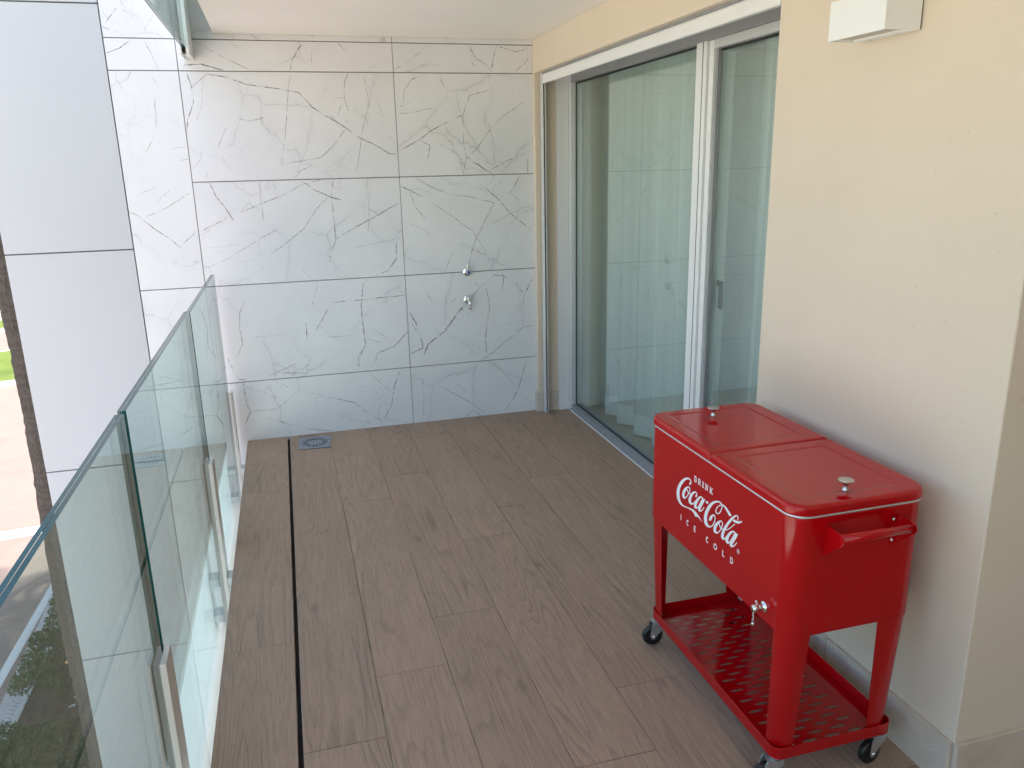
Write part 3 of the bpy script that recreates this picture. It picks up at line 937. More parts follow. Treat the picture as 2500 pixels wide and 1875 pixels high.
for w, P in VEINS:
    P = [Vector((x / 1000, z / 1000)) for x, z in P]
    mid = P[len(P) // 2] if len(P) > 2 else (P[0] + P[1]) / 2
    own = None
    for t in tiles:
        if t[0] - .01 <= mid.x <= t[1] + .01 and t[2] - .01 <= mid.y <= t[3] + .01:
            own = t
    if own is None:
        continue
    pts = []
    for a, b in zip(P[:-1], P[1:]):
        n = max(1, int((b - a).length / 0.010))
        for i in range(n):
            pts.append(a.lerp(b, i / n))
    pts.append(P[-1])
    jx = jz = 0.0
    line = []
    N = len(pts)
    for i, p in enumerate(pts):
        jx = jx * .7 + rv.uniform(-1, 1) * .0012
        jz = jz * .7 + rv.uniform(-1, 1) * .0012
        q = p + Vector((jx, jz))
        q.x = min(max(q.x, own[0] + .001), own[1] - .001)
        q.y = min(max(q.y, own[2] + .001), own[3] - .001)
        tp = min(1, (i + 1) / 4, (N - i) / 4)
        line.append((q, w * .00062 * (0.35 + 0.65 * tp) * rv.uniform(.45, 1.35)))
    mb = vein_mb.setdefault(own[4].name, (own, MB()))[1]
    c = own[4].location
    L = []
    for i, (q, h) in enumerate(line):
        d = (line[min(i + 1, N - 1)][0] - line[max(i - 1, 0)][0])
        d = d.normalized() if d.length > 1e-9 else Vector((1, 0))
        nn = Vector((-d.y, d.x)) * h
        L.append(((q + nn), (q - nn)))
    for (a, b), (c2, d2) in zip(L[:-1], L[1:]):
        mb.face([(p.x - c.x - 0.3, -0.0006, p.y - GZ - c.z) for p in (a, b, d2, c2)])
for nm, (own, mb) in vein_mb.items():
    mb.build('vein', M['vein'], own[4])

# ---- plain white wall that carries on to the left of the marble
ww = empty('white_wall', (-1.18, YB, GZ), 'plain white composite-panel wall end beyond the marble tiles', 'wall')
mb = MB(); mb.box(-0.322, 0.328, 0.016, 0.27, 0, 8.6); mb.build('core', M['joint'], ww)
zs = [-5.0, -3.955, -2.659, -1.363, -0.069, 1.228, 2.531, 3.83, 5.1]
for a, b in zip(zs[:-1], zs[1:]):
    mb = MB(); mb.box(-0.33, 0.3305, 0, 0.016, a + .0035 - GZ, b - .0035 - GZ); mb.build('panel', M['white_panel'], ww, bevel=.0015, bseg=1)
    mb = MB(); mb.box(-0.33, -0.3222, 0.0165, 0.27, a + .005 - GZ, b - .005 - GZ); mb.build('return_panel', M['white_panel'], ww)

# ---- beige wall with the door opening
YD0, YD1, ZD = 2.397, 5.005, 2.197
bw = empty('beige_wall', (XW, 1.9, 0), 'smooth beige rendered wall around the sliding door', 'wall')
def bb(mb, x0, x1, y0, y1, z0, z1): mb.box(x0 - XW, x1 - XW, y0 - 1.9, y1 - 1.9, z0, z1)
mb = MB()
# one continuous outline in the wall plane, extruded
def prism(mb, x0, x1, outline):
    a = [(x0 - XW, y - 1.9, z) for y, z in outline]
    b = [(x1 - XW, y - 1.9, z) for y, z in outline]
    mb.loft([a, b], smooth=False)
prism(mb, XW, 1.90, [(1.389, -0.004), (YD0, -0.004), (YD0, ZD), (YD1, ZD), (YD1, -0.004), (YB - .002, -0.004), (YB - .002, ZC - .001), (1.389, ZC - .001)])
mb.build('wall', M['beige'], bw, bevel=0.003, bseg=2)
def skirt(x0, x1, y0, y1, z1=0.146):
    m_ = MB(); bb(m_, x0, x1, y0, y1, 0.0005, z1)
    return m_.build('skirting_tile', M['skirting'], bw, bevel=.0012, bseg=1)
skirt(1.567, XW - .0005, 1.8995, YD0)
skirt(1.567, XW - .0005, 1.3895, 1.8970)
skirt(1.567, XW - .0005, 4.990, YB - .002, .134)
skirt(XW + .0005, 1.6125, 4.990, YD1 - .0005, .134)
skirt(1.6335, 1.7205, 4.990, YD1 - .0005, .134)
# pale veins in the skirting stone
m_ = MB()
for pts in ([(1.60, .02), (1.56, .05), (1.52, .062), (1.47, .07), (1.42, .10)], [(1.53, .062), (1.54, .03), (1.535, .004)],
            [(1.86, .05), (1.82, .08), (1.80, .06), (1.76, .09)], [(1.68, .12), (1.62, .10), (1.58, .125)]):
    for (a, b), (c, d) in zip(pts[:-1], pts[1:]):
        m_.face([(1.5667 - XW, a - 1.9, b - .0012), (1.5667 - XW, a - 1.9, b + .0012), (1.5667 - XW, c - 1.9, d + .0012), (1.5667 - XW, c - 1.9, d - .0012)])
m_.build('stone_vein', M['skirting_vein'], bw)

rw = empty('recess_wall', (2.4, 1.389, 0), 'beige return wall running back from the outer corner', 'wall')
mb = MB(); mb.box(1.9005 - 2.4, 3.0 - 2.4, 0, .2, -0.004, ZC - .001); mb.box(1.583 - 2.4, 1.9005 - 2.4, -0.0006, 0.0, -0.004, ZC - .001); mb.build('wall', M['beige'], rw)
for k, (a, b) in enumerate(((1.579, 2.2), (2.2025, 3.0))):
    mb = MB(); mb.box(a - 2.4, b - 2.4, -.0135, -.0008, .0005, .146); mb.build('skirting_tile', M['skirting'], rw, bevel=.0012, bseg=1)
ew = empty('light_cut_wall', (1.3, Y0, 0), 'dark timber wall added unseen behind the viewpoint to cut the light', 'wall')
mb = MB(); mb.box(-0.30 - 1.3, 3.2 - 1.3, -.2, 0, -0.004, ZC - .001); mb.build('wall', M['screening'], ew)  # out of view; added dark to hold back light from behind
mb = MB(); mb.box(3.0 - 1.3, 3.2 - 1.3, 0.001, 1.389 - Y0, -0.004, ZC - .001); mb.build('side_wall', M['beige'], ew)

# ---- room behind the door
rm = MB()
def rb(*b): rm.box(*b)
rb(5.0, 5.1, 1.6, 5.04, 0, ZC)
rb(1.9005, 5.0, 1.59, 1.62, 0, ZC)
rb(1.9005, 5.0, 5.006, 5.035, 0, ZC)
room = tag(rm.build('room', M['room']), kind='structure')
mb = MB(); mb.box(1.80, 5.0, 1.62, 5.006, -0.06, 0.0005); mb.build('room_floor', M['room_floor'], room)

# ------------------------------------------------------------------ sliding door
dr = empty('sliding_door', (1.83, 3.7, 0), 'aluminium sliding glass door with greenish double glazing', 'door')
def dbox(name, mat, *boxes, bevel=0.0015, parent=None):
    mb = MB()
    for b in boxes:
        mb.box(b[0] - 1.83, b[1] - 1.83, b[2] - 3.7, b[3] - 3.7, b[4], b[5])
    return mb.build(name, mat, parent or dr, bevel=bevel, bseg=1)
dbox('jamb_lining', M['alu_white'], (1.722, 1.7945, 4.975, 5.0045, 0.001, 2.1965))
dbox('frame_stile', M['alu'], (1.795, 1.87, 4.932, 5.0045, 0.001, 2.1965))
dbox('frame_stile', M['alu'], (1.795, 1.87, 2.3975, 2.43, 0.001, 2.1965))
dbox('sill', M['sill'], (1.795, 1.87, 2.4305, 4.9315, 0.001, 0.048))
dbox('sill_lip', M['alu_white'], (1.788, 1.7945, 2.4305, 4.9315, 0.001, 0.008))
dbox('head', M['alu_dark'], (1.795, 1.87, 2.4305, 4.9315, 2.137, 2.1965))  # darker than the frame: shade on this face put into the colour
mul = dbox('mullion', M['alu_white'], (1.789, 1.87, 3.237, 3.325, 0.0485, 2.1365))
dbox('groove', M['rubber'], (1.7875, 1.789, 3.2635, 3.2665, 0.05, 2.136), bevel=0)
pn = dbox('pane', M['door_glass'], (1.833, 1.838, 3.3255, 4.9315, 0.0485, 2.1365), bevel=0)
dbox('inner_pane', M['door_glass_in'], (1.852, 1.856, 3.3255, 4.9315, 0.0485, 2.1365), bevel=0, parent=None)
gk = [(1.828, 1.8325, 3.3255, 4.9315, 2.128, 2.1365), (1.828, 1.8325, 3.3255, 4.9315, 0.0485, 0.055),
      (1.828, 1.8325, 3.3255, 3.332, .055, 2.128), (1.828, 1.8325, 4.925, 4.9315, .055, 2.128)]
dbox('gasket', M['rubber'], *gk, bevel=0)
dbox('sash_stile', M['alu_white'], (1.800, 1.865, 3.195, 3.232, 0.05, 2.136))
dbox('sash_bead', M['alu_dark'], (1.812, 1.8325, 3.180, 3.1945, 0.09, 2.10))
dbox('sash_rail', M['alu'], (1.800, 1.865, 2.4345, 3.1945, 2.1005, 2.136))
dbox('sash_rail', M['alu'], (1.800, 1.865, 2.4345, 3.1945, 0.05, 0.09))
dbox('sash_stile', M['alu_white'], (1.800, 1.865, 2.4305, 2.4340, 0.05, 2.136))
dbox('gasket', M['rubber'], (1.829, 1.8325, 2.4345, 3.1795, 2.090, 2.100), (1.829, 1.8325, 2.4345, 3.1795, .0905, .097), bevel=0)
dbox('pane', M['door_glass'], (1.833, 1.838, 2.4345, 3.1945, 0.0905, 2.1), bevel=0)
dbox('inner_pane', M['door_glass_in'], (1.852, 1.856, 2.4345, 3.1945, 0.0905, 2.1), bevel=0)
hd = dbox('handle', M['handle'], (1.866, 1.878, 3.158, 3.226, 1.098, 1.124), (1.866, 1.878, 3.158, 3.182, 0.998, 1.0975), bevel=.002)
dbox('weep_cover', M['rubber'], (1.7915, 1.7949, 4.915, 4.93, .016, .024), bevel=0)

# ---- roller blind in front of it
rbd = empty('roller_blind', (1.62, 3.7, 0), 'raised roller blind with aluminium side guides and pale bottom bar', 'blind')
def blind(name, mat, *boxes, bevel=0.001):
    mb = MB()
    for b in boxes:
        mb.box(b[0] - 1.62, b[1] - 1.62, b[2] - 3.7, b[3] - 3.7, b[4], b[5])
    return mb.build(name, mat, rbd, bevel=bevel, bseg=1)
for (ya, yb, yw0, yw1) in ((4.939, 4.989, 4.980, 4.989), (2.398, 2.446, 2.398, 2.407)):
    blind('guide_rail', M['alu'], (1.613, 1.6185, ya, yb, .001, 2.196), (1.6275, 1.633, ya, yb, .001, 2.196))
    blind('guide_slot', M['rubber'], (1.6186, 1.6274, yw0, yw1, .002, 2.195), bevel=0)
    m0, m1 = (ya + .006, yw0) if ya > 3 else (yw1, yb - .006)
    blind('guide_slot_shade', M['rubber'], (1.6188, 1.6272, m0, m1, .002, 2.1285), bevel=0)  # black fill stands in for the shade inside the guide slot
blind('bottom_bar', M['alu_white'], (1.612, 1.634, 2.448, 4.937, 2.130, 2.181))
blind('blind_cloth', M['alu_white'], (1.6195, 1.6265, 2.45, 4.935, 2.1815, 2.196), bevel=0)
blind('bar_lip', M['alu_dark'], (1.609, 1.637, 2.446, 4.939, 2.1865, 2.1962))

# ---- curtain inside
cu = empty('sheer_curtain', (2.02, 3.5, 0), 'sheer white curtain in vertical folds behind the glass door', 'curtain')
def curtain(y0, y1, z0, z1, name, mat, amp=.05, dx=0.0):
    n = 420
    top, bot = [], []
    ph = 0
    rr = random.Random(3)
    f = [rr.uniform(.8, 1.25) for _ in range(60)]
    A = []
    for i in range(n + 1):
        t = i / n
        y = y0 + (y1 - y0) * t
        ph += 2 * math.pi * (y1 - y0) / n / (.235 * f[int(t * 50)])
        s = math.sin(ph)
        A.append((dx + amp * (abs(s) ** .7) * (1 if s > 0 else -1) * (.8 + .3 * math.sin(ph * .23)), y - 3.5 + .018 * math.sin(2 * ph)))
    mb = MB()
    rings = []
    for q in range(7):
        t = q / 6
        z = z0 + (z1 - z0) * t
        zt = (z - 0.03) / 2.3
        k = 1.0 - .35 * zt
        rings.append([(x * k, y + .01 * math.sin(y * 9 + z), z) for x, y in A])
    mb.loft(rings, cap0=False, cap1=False, closed=False)
    return mb.build(name, mat, cu)
curtain(2.2, 4.88, .145, 2.36, 'cloth', M['curtain'])
curtain(2.2, 4.88, .012, .144, 'hem', M['hem'], dx=-.002)
tk = MB(); tk.box(-.03, .03, -1.4, 1.48, 2.362, 2.39); tk.build('curtain_track', M['alu_white'], cu)

# ------------------------------------------------------------------ glass balustrades
def pane(parent, y0, y1, z0, z1, px, py):
    """two laminated sheets with a dark interlayer; inner face at XG"""
    mats = [M['glass_edge'], M['glass'], M['glass_in']]
    mb = MB(); mb.box(XG - .0092 - px, XG - px, y0 - py, y1 - py, z0, z1, 0, {'+x': 1, '-x': 2}); o = mb.build('pane', mats, parent)
    mb = MB(); mb.box(XG - .0202 - px, XG - .0110 - px, y0 - py, y1 - py, z0, z1, 0, {'-x': 1, '+x': 2}); mb.build('pane', mats, parent)
    mb = MB()
    xa, xb = XG - .0109 - px, XG - .0093 - px
    e = .0015
    for b in ((xa, xb, y0 - py + e, y1 - py - e, z1 - .006, z1 - e), (xa, xb, y0 - py + e, y0 - py + .006, z0, z1 - .0062), (xa, xb, y1 - py - .006, y1 - py - e, z0, z1 - .0062)):
        mb.box(*b)
    mb.build('interlayer', M['interlayer'], parent)


gb = empty('glass_balustrade', (XG, 2.0, -.45), 'frameless greenish glass balustrade along the edge of the wood-look floor', 'balustrade')
for y0, y1, zt in ((-4.4, .44, 1.092), (.485, 2.006, 1.092), (2.036, 3.504, 1.092), (3.530, 4.862, 1.080)):
    pane(gb, y0, y1, -.0, zt + .45, XG, 2.0)
for yc, zt in ((.462, .431), (2.0, .431), (3.511, .427), (4.93, .36)):
    yy = yc - 2.0
    hw = .047 if yc < 4.8 else .03
    mb = MB(); mb.box(.0006, .0165, yy - hw, yy + hw, 0.03, zt + .45)
    p_ = mb.build('post', M['post'], gb, bevel=.0012, bseg=1)
    mb = MB(); mb.box(-.0300, -.0212, yy - hw, yy + hw, 0.03, zt + .45)
    mb.build('clamp_plate', M['post'], gb, bevel=.0012, bseg=1)
    for z in (.12, .30):
        mb = MB(); mb.box(.0168, XF - .0025 - XG, yy - .04, yy + .04, z - .018, z + .018)
        mb.build('arm', M['zinc'], p_, bevel=.001, bseg=1)

ub = empty('upper_glass_balustrade', (XG, 2.0, 2.2), 'glass balustrade of the balcony above, its lower edge hanging past the ceiling', 'balustrade')
for y0, y1 in ((-4.4, .44), (.485, 1.982), (2.036, 3.492), (3.530, 4.868)):
    pane(ub, y0, y1, .087, 1.35, XG, 2.0)
mb = MB()
mb.box(-.034, -.0206, 2.80, 3.038, .055, 1.3); mb.box(.0004, .018, 2.80, 3.038, .055, 1.3); mb.box(-.0205, .0003, 2.875, 3.038, .06, 1.3)
mb.build('end_channel', M['lamp_white'], ub, bevel=.0015, bseg=1)
mb = MB(); mb.box(-.021, .0004, 2.83, 2.872, .066, .084); mb.build('channel_dark_hole', M['rubber'], ub)  # black block painted as the dark hole in the channel end
for yc in (.462, 2.0, 3.511):
    mb = MB(); mb.box(.0006, .0215, yc - 2.047, yc - 1.953, .16, .85); mb.build('post', M['post'], ub, bevel=.0012, bseg=1)
    mb = MB(); mb.box(.0218, -.281 - XG, yc - 2.03, yc - 1.97, .28, .32); mb.build('arm', M['zinc'], ub)

# ------------------------------------------------------------------ wall lamp
lp = empty('wall_lamp', (XW, 1.888, 1.952), 'white rectangular box wall lamp high on the beige wall', 'lamp')
mb = MB()
X0, X1, YA, YBq, H_ = -.111, -.0325, -.108, .108, .098
t_ = .003
mb.box(X0, X0 + t_, YA, YBq, 0, H_)
mb.box(X0 + t_, X1, YA, YA + t_, 0, H_)
mb.box(X0 + t_, X1, YBq - t_, YBq, 0, H_)
mb.build('shade', M['lamp_white'], lp, bevel=.0006, bseg=1)
mb = MB(); mb.box(X1 + .0002, -.004, YA, YBq, 0, H_); mb.build('back_box', M['lamp_white'], lp, bevel=.0008, bseg=1)
mb = MB(); mb.box(-.004, -.0004, YA + .002, YBq + .0, .002, H_ - .002); mb.build('wall_gasket', M['rubber'], lp)
mb = MB(); mb.box(X0 + t_ + .0003, X1 - .0002, YA + t_ + .0003, YBq - t_ - .0003, .006, .012); mb.build('diffuser', M['lamp_inner'], lp)
for y in (-.052, .055):
    mb = MB(); mb.lathe((-.018, y, .0001), (0, 0, -1), [(0, .0032), (.0012, .003), (.0016, .001)], 10); mb.build('screw', M['steel'], lp)

# ------------------------------------------------------------------ fittings on the marble wall
sv = empty('shutoff_valve', (1.117, YB - .0005, .990), 'chrome shut-off valve with lever and blue dot on the marble joint', 'valve')
mb = MB(); mb.lathe((0, 0, 0), (0, -1, 0), [(0, .030), (.004, .031), (.010, .027), (.014, .017)], 28); mb.build('rosette', M['chrome'], sv)
mb = MB(); mb.lathe((0, -.0135, 0), (0, -1, 0), [(0, .014), (.02, .014), (.024, .013), (.030, .011)], 24); mb.build('body', M['chrome'], sv)
mb = MB(); mb.tube([(-.003, -.030, .004), (-.004, -.036, .03), (-.005, -.038, .066)], [.0055, .005, .0042], 12); mb.build('lever', M['chrome'], sv)
mb = MB(); mb.lathe((0, -.0436, 0), (0, -1, 0), [(0, .0095), (.001, .0095), (.0018, .007)], 20); mb.build('blue_dot', M['blue'], sv)

wt = empty('water_tap', (1.112, YB - .0005, .807), 'small chrome garden tap with downward spout below the valve', 'tap')
mb = MB(); mb.lathe((0, 0, 0), (0, -1, 0), [(0, .028), (.005, .028), (.010, .022), (.013, .012)], 28); mb.build('rosette', M['chrome'], wt)
mb = MB(); mb.tube([(0, -.012, 0), (0, -.045, 0), (0, -.062, -.003), (.001, -.072, -.014), (.002, -.074, -.034)], [.011, .012, .011, .0095, .009], 16); mb.build('spout', M['chrome'], wt)
mb = MB(); mb.lathe((.002, -.074, -.034), (0, 0, -1), [(0, .0105), (.006, .0105), (.008, .008), (.020, .0075), (.021, .006)], 18); mb.build('hose_nozzle', M['chrome'], wt)
mb = MB(); mb.lathe((0, -.045, .010), (0, 0, 1), [(0, .008), (.010, .008), (.012, .006), (.018, .006)], 16); mb.build('spindle', M['chrome'], wt)
mb = MB(); mb.tube([(.012, -.045, .026), (-.006, -.047, .028), (-.032, -.050, .027)], [.006, .0065, .0045], 12); mb.build('lever', M['chrome'], wt)

# ---- floor drain
fd = empty('floor_drain', (.060, 4.846, 0.0004), 'square stainless floor drain with round slotted grate', 'drain')
fd.rotation_euler.z = R(-3)
cu_d = bpy.data.curves.new('grate', 'CURVE')
cu_d.dimensions = '2D'
cu_d.fill_mode = 'BOTH'
cu_d.extrude = .001
def spl(pts):
    s = cu_d.splines.new('POLY')
    s.points.add(len(pts) - 1)
    for p, q in zip(s.points, pts):
        p.co = (q[0], q[1], 0, 1)
    s.use_cyclic_u = True
spl([(-.098, -.11), (.098, -.11), (.098, .11), (-.098, .11)])
for k in range(18):
    a = 2 * math.pi * k / 18
    pts = []
    for rr_, da in ((.046, -.07), (.076, -.085), (.076, .085), (.046, .07)):
        pts.append((rr_ * math.cos(a + da), rr_ * math.sin(a + da)))
    spl(pts)
tmp = bpy.data.objects.new('tmp', cu_d)
COL.objects.link(tmp)
bpy.context.view_layer.update()
me = bpy.data.meshes.new_from_object(tmp.evaluated_get(bpy.context.evaluated_depsgraph_get()))
bpy.data.objects.remove(tmp)
me.materials.clear(); me.materials.append(M['drain'])
link('grate', me, fd, (0, 0, .0035))
mb = MB(); mb.box(-.095, .095, -.107, .107, 0, .0009); mb.build('grate_shade', M['void'], fd)  # thin black sheet standing in for the darkness below the grate
mb = MB()
n = 40
for ra, rb_ in ((.084, .0885),):
    mb.loft([[(r_ * math.cos(2 * math.pi * k / n), r_ * math.sin(2 * math.pi * k / n), z) for k in range(n)] for r_, z in ((ra, .0046), (ra + .001, .0058), (rb_ - .001, .0058), (rb_, .0046))], cap0=False, cap1=False)
mb.build('rim', M['drain'], fd)

# ------------------------------------------------------------------ the red cooler on wheels
CX, CYc = 1.311, 1.90
ck = empty('cooler_cart', (CX, CYc, 0), 'red enamelled retro ice cooler on a wheeled stand with white script lettering', 'cooler')
RED = M['red']
HX, HY = .1950, .4020      # tub half sizes
mb = MB()
mb.loft([rrect(0, 0, HX - .004, HY - .004, .048, .4782, 10), rrect(0, 0, HX, HY, .050, .482, 10), rrect(0, 0, HX, HY, .050, .804, 10),
         rrect(0, 0, HX - .003, HY - .003, .048, .808, 10)])
tub = wnorm(mb.build('tub', RED, ck))
mb = MB()
mb.loft([rrect(0, 0, HX + .0010, HY + .0010, .050, .8082, 8), rrect(0, 0, HX + .0024, HY + .0024, .051, .8100, 8),
         rrect(0, 0, HX + .0024, HY + .0024, .051, .8120, 8), rrect(0, 0, HX + .001, HY + .001, .048, .8138, 8)])
mb.build('trim_strip', M['trim'], ck)
# two lids, each with a pressed rectangular panel
for side in (1, -1):
    yh = .2025
    cy = side * (.0015 + yh)
    hx = .2000
    if side > 0:
        rad = lambda r, s: (r, r, s, s)
    else:
        rad = lambda r, s: (s, s, r, r)
    N = 8
    prof = [(.006, .8142), (.0012, .8150), (0, .8170), (0, .8320), (.0009, .8355), (.0032, .8388), (.0070, .8412), (.0120, .8420)]
    rings = [rrect(0, cy, hx - i, yh - i * .9, rad(max(.055 - i * .9, .01), max(.006 - i * .4, .001)), z, N) for i, z in prof]
    px, py = .143, .152
    pcy = cy + side * .001
    rings += [rrect(-.005, pcy, px + .004, py + .004, .005, .8420, N), rrect(-.005, pcy, px + .0011, py + .0011, .004, .8420, N), rrect(-.005, pcy, px, py, .004, .8404, N), rrect(-.005, pcy, px - .003, py - .003, .003, .8404, N)]
    mb = MB()
    mb.loft(rings)
    ld = wnorm(mb.build('lid', RED, ck))
    mb = MB()
    ky = .308 if side > 0 else -.345
    mb.lathe((-.013, ky, .8403), (0, 0, 1), [(0, .0085), (.002, .0088), (.004, .0075), (.012, .0062), (.017, .0068), (.0215, .0100), (.0245, .0165), (.0262, .0192), (.0278, .0196), (.0294, .0188), (.0298, .0165), (.0302, 0)], 28)
    mb.build('knob', M['steel'], ld)

# legs: corner-wrapped sheets
WL = {(-1, -1): (.070, .054), (1, -1): (.108, .08), (-1, 1): (.075, .098), (1, 1): (.09, .08)}
for sx in (-1, 1):
    for sy in (-1, 1):
        mb = MB()
        rings = []
        for i in range(9):
            t = i / 8
            z = .4790 - t * (.479 - .1085)
            off = .0035 + .0045 * t
            we, wf = WL[(sx, sy)]
            we, wf = we * (1 - .27 * t), wf * (1 - .18 * t)
            r = .046
            ox, oy = HX - off - .004 * t, HY - off - .016 * t
            out, inn = [], []
            def path(d):
                P = [(ox - d, oy - wf, z)]
                for k in range(9):
                    a = R(90 * k / 8)
                    P.append((ox - r + (r - d) * math.cos(a), oy - r + (r - d) * math.sin(a), z))
                P.append((ox - we, oy - d, z))
                return P
            ring = path(0) + list(reversed(path(.0022)))
            rings.append([(sx * x, sy * y, z_) for x, y, z_ in ring])
        mb.loft(rings)
        wnorm(mb.build('leg', RED, ck))
        # bolt heads inside the foot of each leg
        mb = MB()
        for q in (.020, .034):
            mb.lathe((sx * (HX - .034), sy * (HY - .022 - q), .1075), (0, 0, 1), [(0, .0062), (.004, .0062), (.0055, .004), (.010, .004), (.0105, .001)], 8)
        mb.build('bolt', M['zinc'], ck)

# shelf tray with staggered slots
TX, TY = .1880, .3760
tray = MB()
tray.loft([rrect(0, -.008, TX, TY, .026, .1005, 6), rrect(0, -.008, TX + .0005, TY + .0005, .0262, .102, 6), rrect(0, -.008, TX + .0005, TY + .0005, .0262, .1345, 6), rrect(0, -.008, TX, TY, .026, .1355, 6),
           rrect(0, -.008, TX - .0016, TY - .0016, .0245, .1355, 6), rrect(0, -.008, TX - .002, TY - .002, .024, .1342, 6), rrect(0, -.008, TX - .002, TY - .002, .024, .1008, 6)], cap0=False, cap1=False)
rim = wnorm(tray.build('tray_rim', RED, ck))
cd = bpy.data.curves.new('tray', 'CURVE')
cd.dimensions = '2D'
cd.fill_mode = 'BOTH'
cd.extrude = .0009
def spl2(pts):
    s = cd.splines.new('POLY')
    s.points.add(len(pts) - 1)
    for p, q in zip(s.points, pts):
        p.co = (q[0], q[1], 0, 1)
    s.use_cyclic_u = True
spl2([(p[0], p[1]) for p in rrect(0, -.008, TX - .0024, TY - .0024, .024, 0, 6)])
def slot(cx, cy, hl=.0265, hw=.0056, n=9):
    pts = []
    for k in range(n):
        t = -1 + 2 * k / (n - 1)
        pts.append((cx + t * hl, cy + hw * (1 - t * t) ** .6))
    for k in range(1, n - 1):
        t = 1 - 2 * k / (n - 1)
        pts.append((cx + t * hl, cy - hw * (1 - t * t) ** .6))
    spl2(pts)
for r_ in range(14):
    y = 2.203 - CYc - r_ * .0499
    for k in range(4):
        slot(1.187 + k * .073 - CX, y)
    if r_ < 13:
        for k in range(3):
            slot(1.2235 + k * .073 - CX, y - .02495)
tmp = bpy.data.objects.new('tmp', cd)
COL.objects.link(tmp)
bpy.context.view_layer.update()
me = bpy.data.meshes.new_from_object(tmp.evaluated_get(bpy.context.evaluated_depsgraph_get()))
bpy.data.objects.remove(tmp)
me.materials.clear(); me.materials.append(RED)
link('tray', me, ck, (0, 0, .1035))

# handles at both ends
for sy in (-1, 1):
    yb = sy * (HY + .0003)
    mb = MB(); mb.tube([(1.2065 - CX, yb + sy * .0555, .7710), (1.4105 - CX, yb + sy * .0555, .7710)], .0118, 20); hn = mb.build('handle', RED, ck)
    for x in (1.205 - CX, 1.412 - CX):
        hb = MB()
        prof = [(0, .704), (0, .786), (.020, .786), (.045, .7855), (.060, .783), (.068, .777), (.069, .766), (.063, .757)]
        a = [(x - .0012, yb + sy * d, z) for d, z in prof]
        b = [(x + .0012, yb + sy * d, z) for d, z in prof]
        hb.loft([a, b], smooth=False)
        s_ = 1 if x > 0 else -1
        hb.box(min(x, x - s_ * .018), max(x, x - s_ * .018), min(yb, yb + sy * .0022), max(yb, yb + sy * .0022), .706, .784)
        hb.build('bracket', RED, hn)
    for x, z in ((1.215 - CX, .772), (1.215 - CX, .716), (1.402 - CX, .772), (1.402 - CX, .716)):
        mb = MB(); mb.lathe((x, yb + sy * .0022, z), (0, sy, 0), [(0, .0048), (.0014, .0048), (.0032, .0036), (.0038, .001)], 14); mb.build('bolt', M['chrome'], hn)

# drain valve low on the front
dv = MB()
vx, vy, vz = -HX - .0002, 1.598 - CYc, .520
dv.lathe((vx, vy, vz), (-1, 0, 0), [(0, .0150), (.0018, .0155), (.0035, .0135), (.0045, .0085), (.016, .0085), (.0165, .0108), (.030, .0108), (.032, .0092), (.0345, .0085), (.035, .002)], 22)
val = dv.build('drain_valve', M['chrome'], ck)
mb = MB(); mb.tube([(vx - .020, vy, vz + .008), (vx - .021, vy + .002, vz + .017)], .0022, 8); mb.lathe((vx - .021, vy + .002, vz + .017), (.0, 1, .2), [(-.002, .004), (0, .0055), (.002, .004)], 12); mb.build('key', M['chrome'], val)
mb = MB()
for k in range(4):
    c = Vector((vx - .030, vy + .001 * (k % 2), vz - .012 - k * .0075))
    pts = [c + Vector(((.0022 if k % 2 else .0004) * math.cos(a), (.0004 if k % 2 else .0022) * math.cos(a) + .0, .0048 * math.sin(a))) for a in [2 * math.pi * i / 10 for i in range(11)]]
    mb.tube(pts, .0009, 6, caps=False)
mb.lathe((vx - .030, vy, vz - .040), (0, 0, -1), [(0, .002), (.003, .0045), (.008, .0045), (.010, .003)], 12)
mb.build('chain', M['chrome'], val)

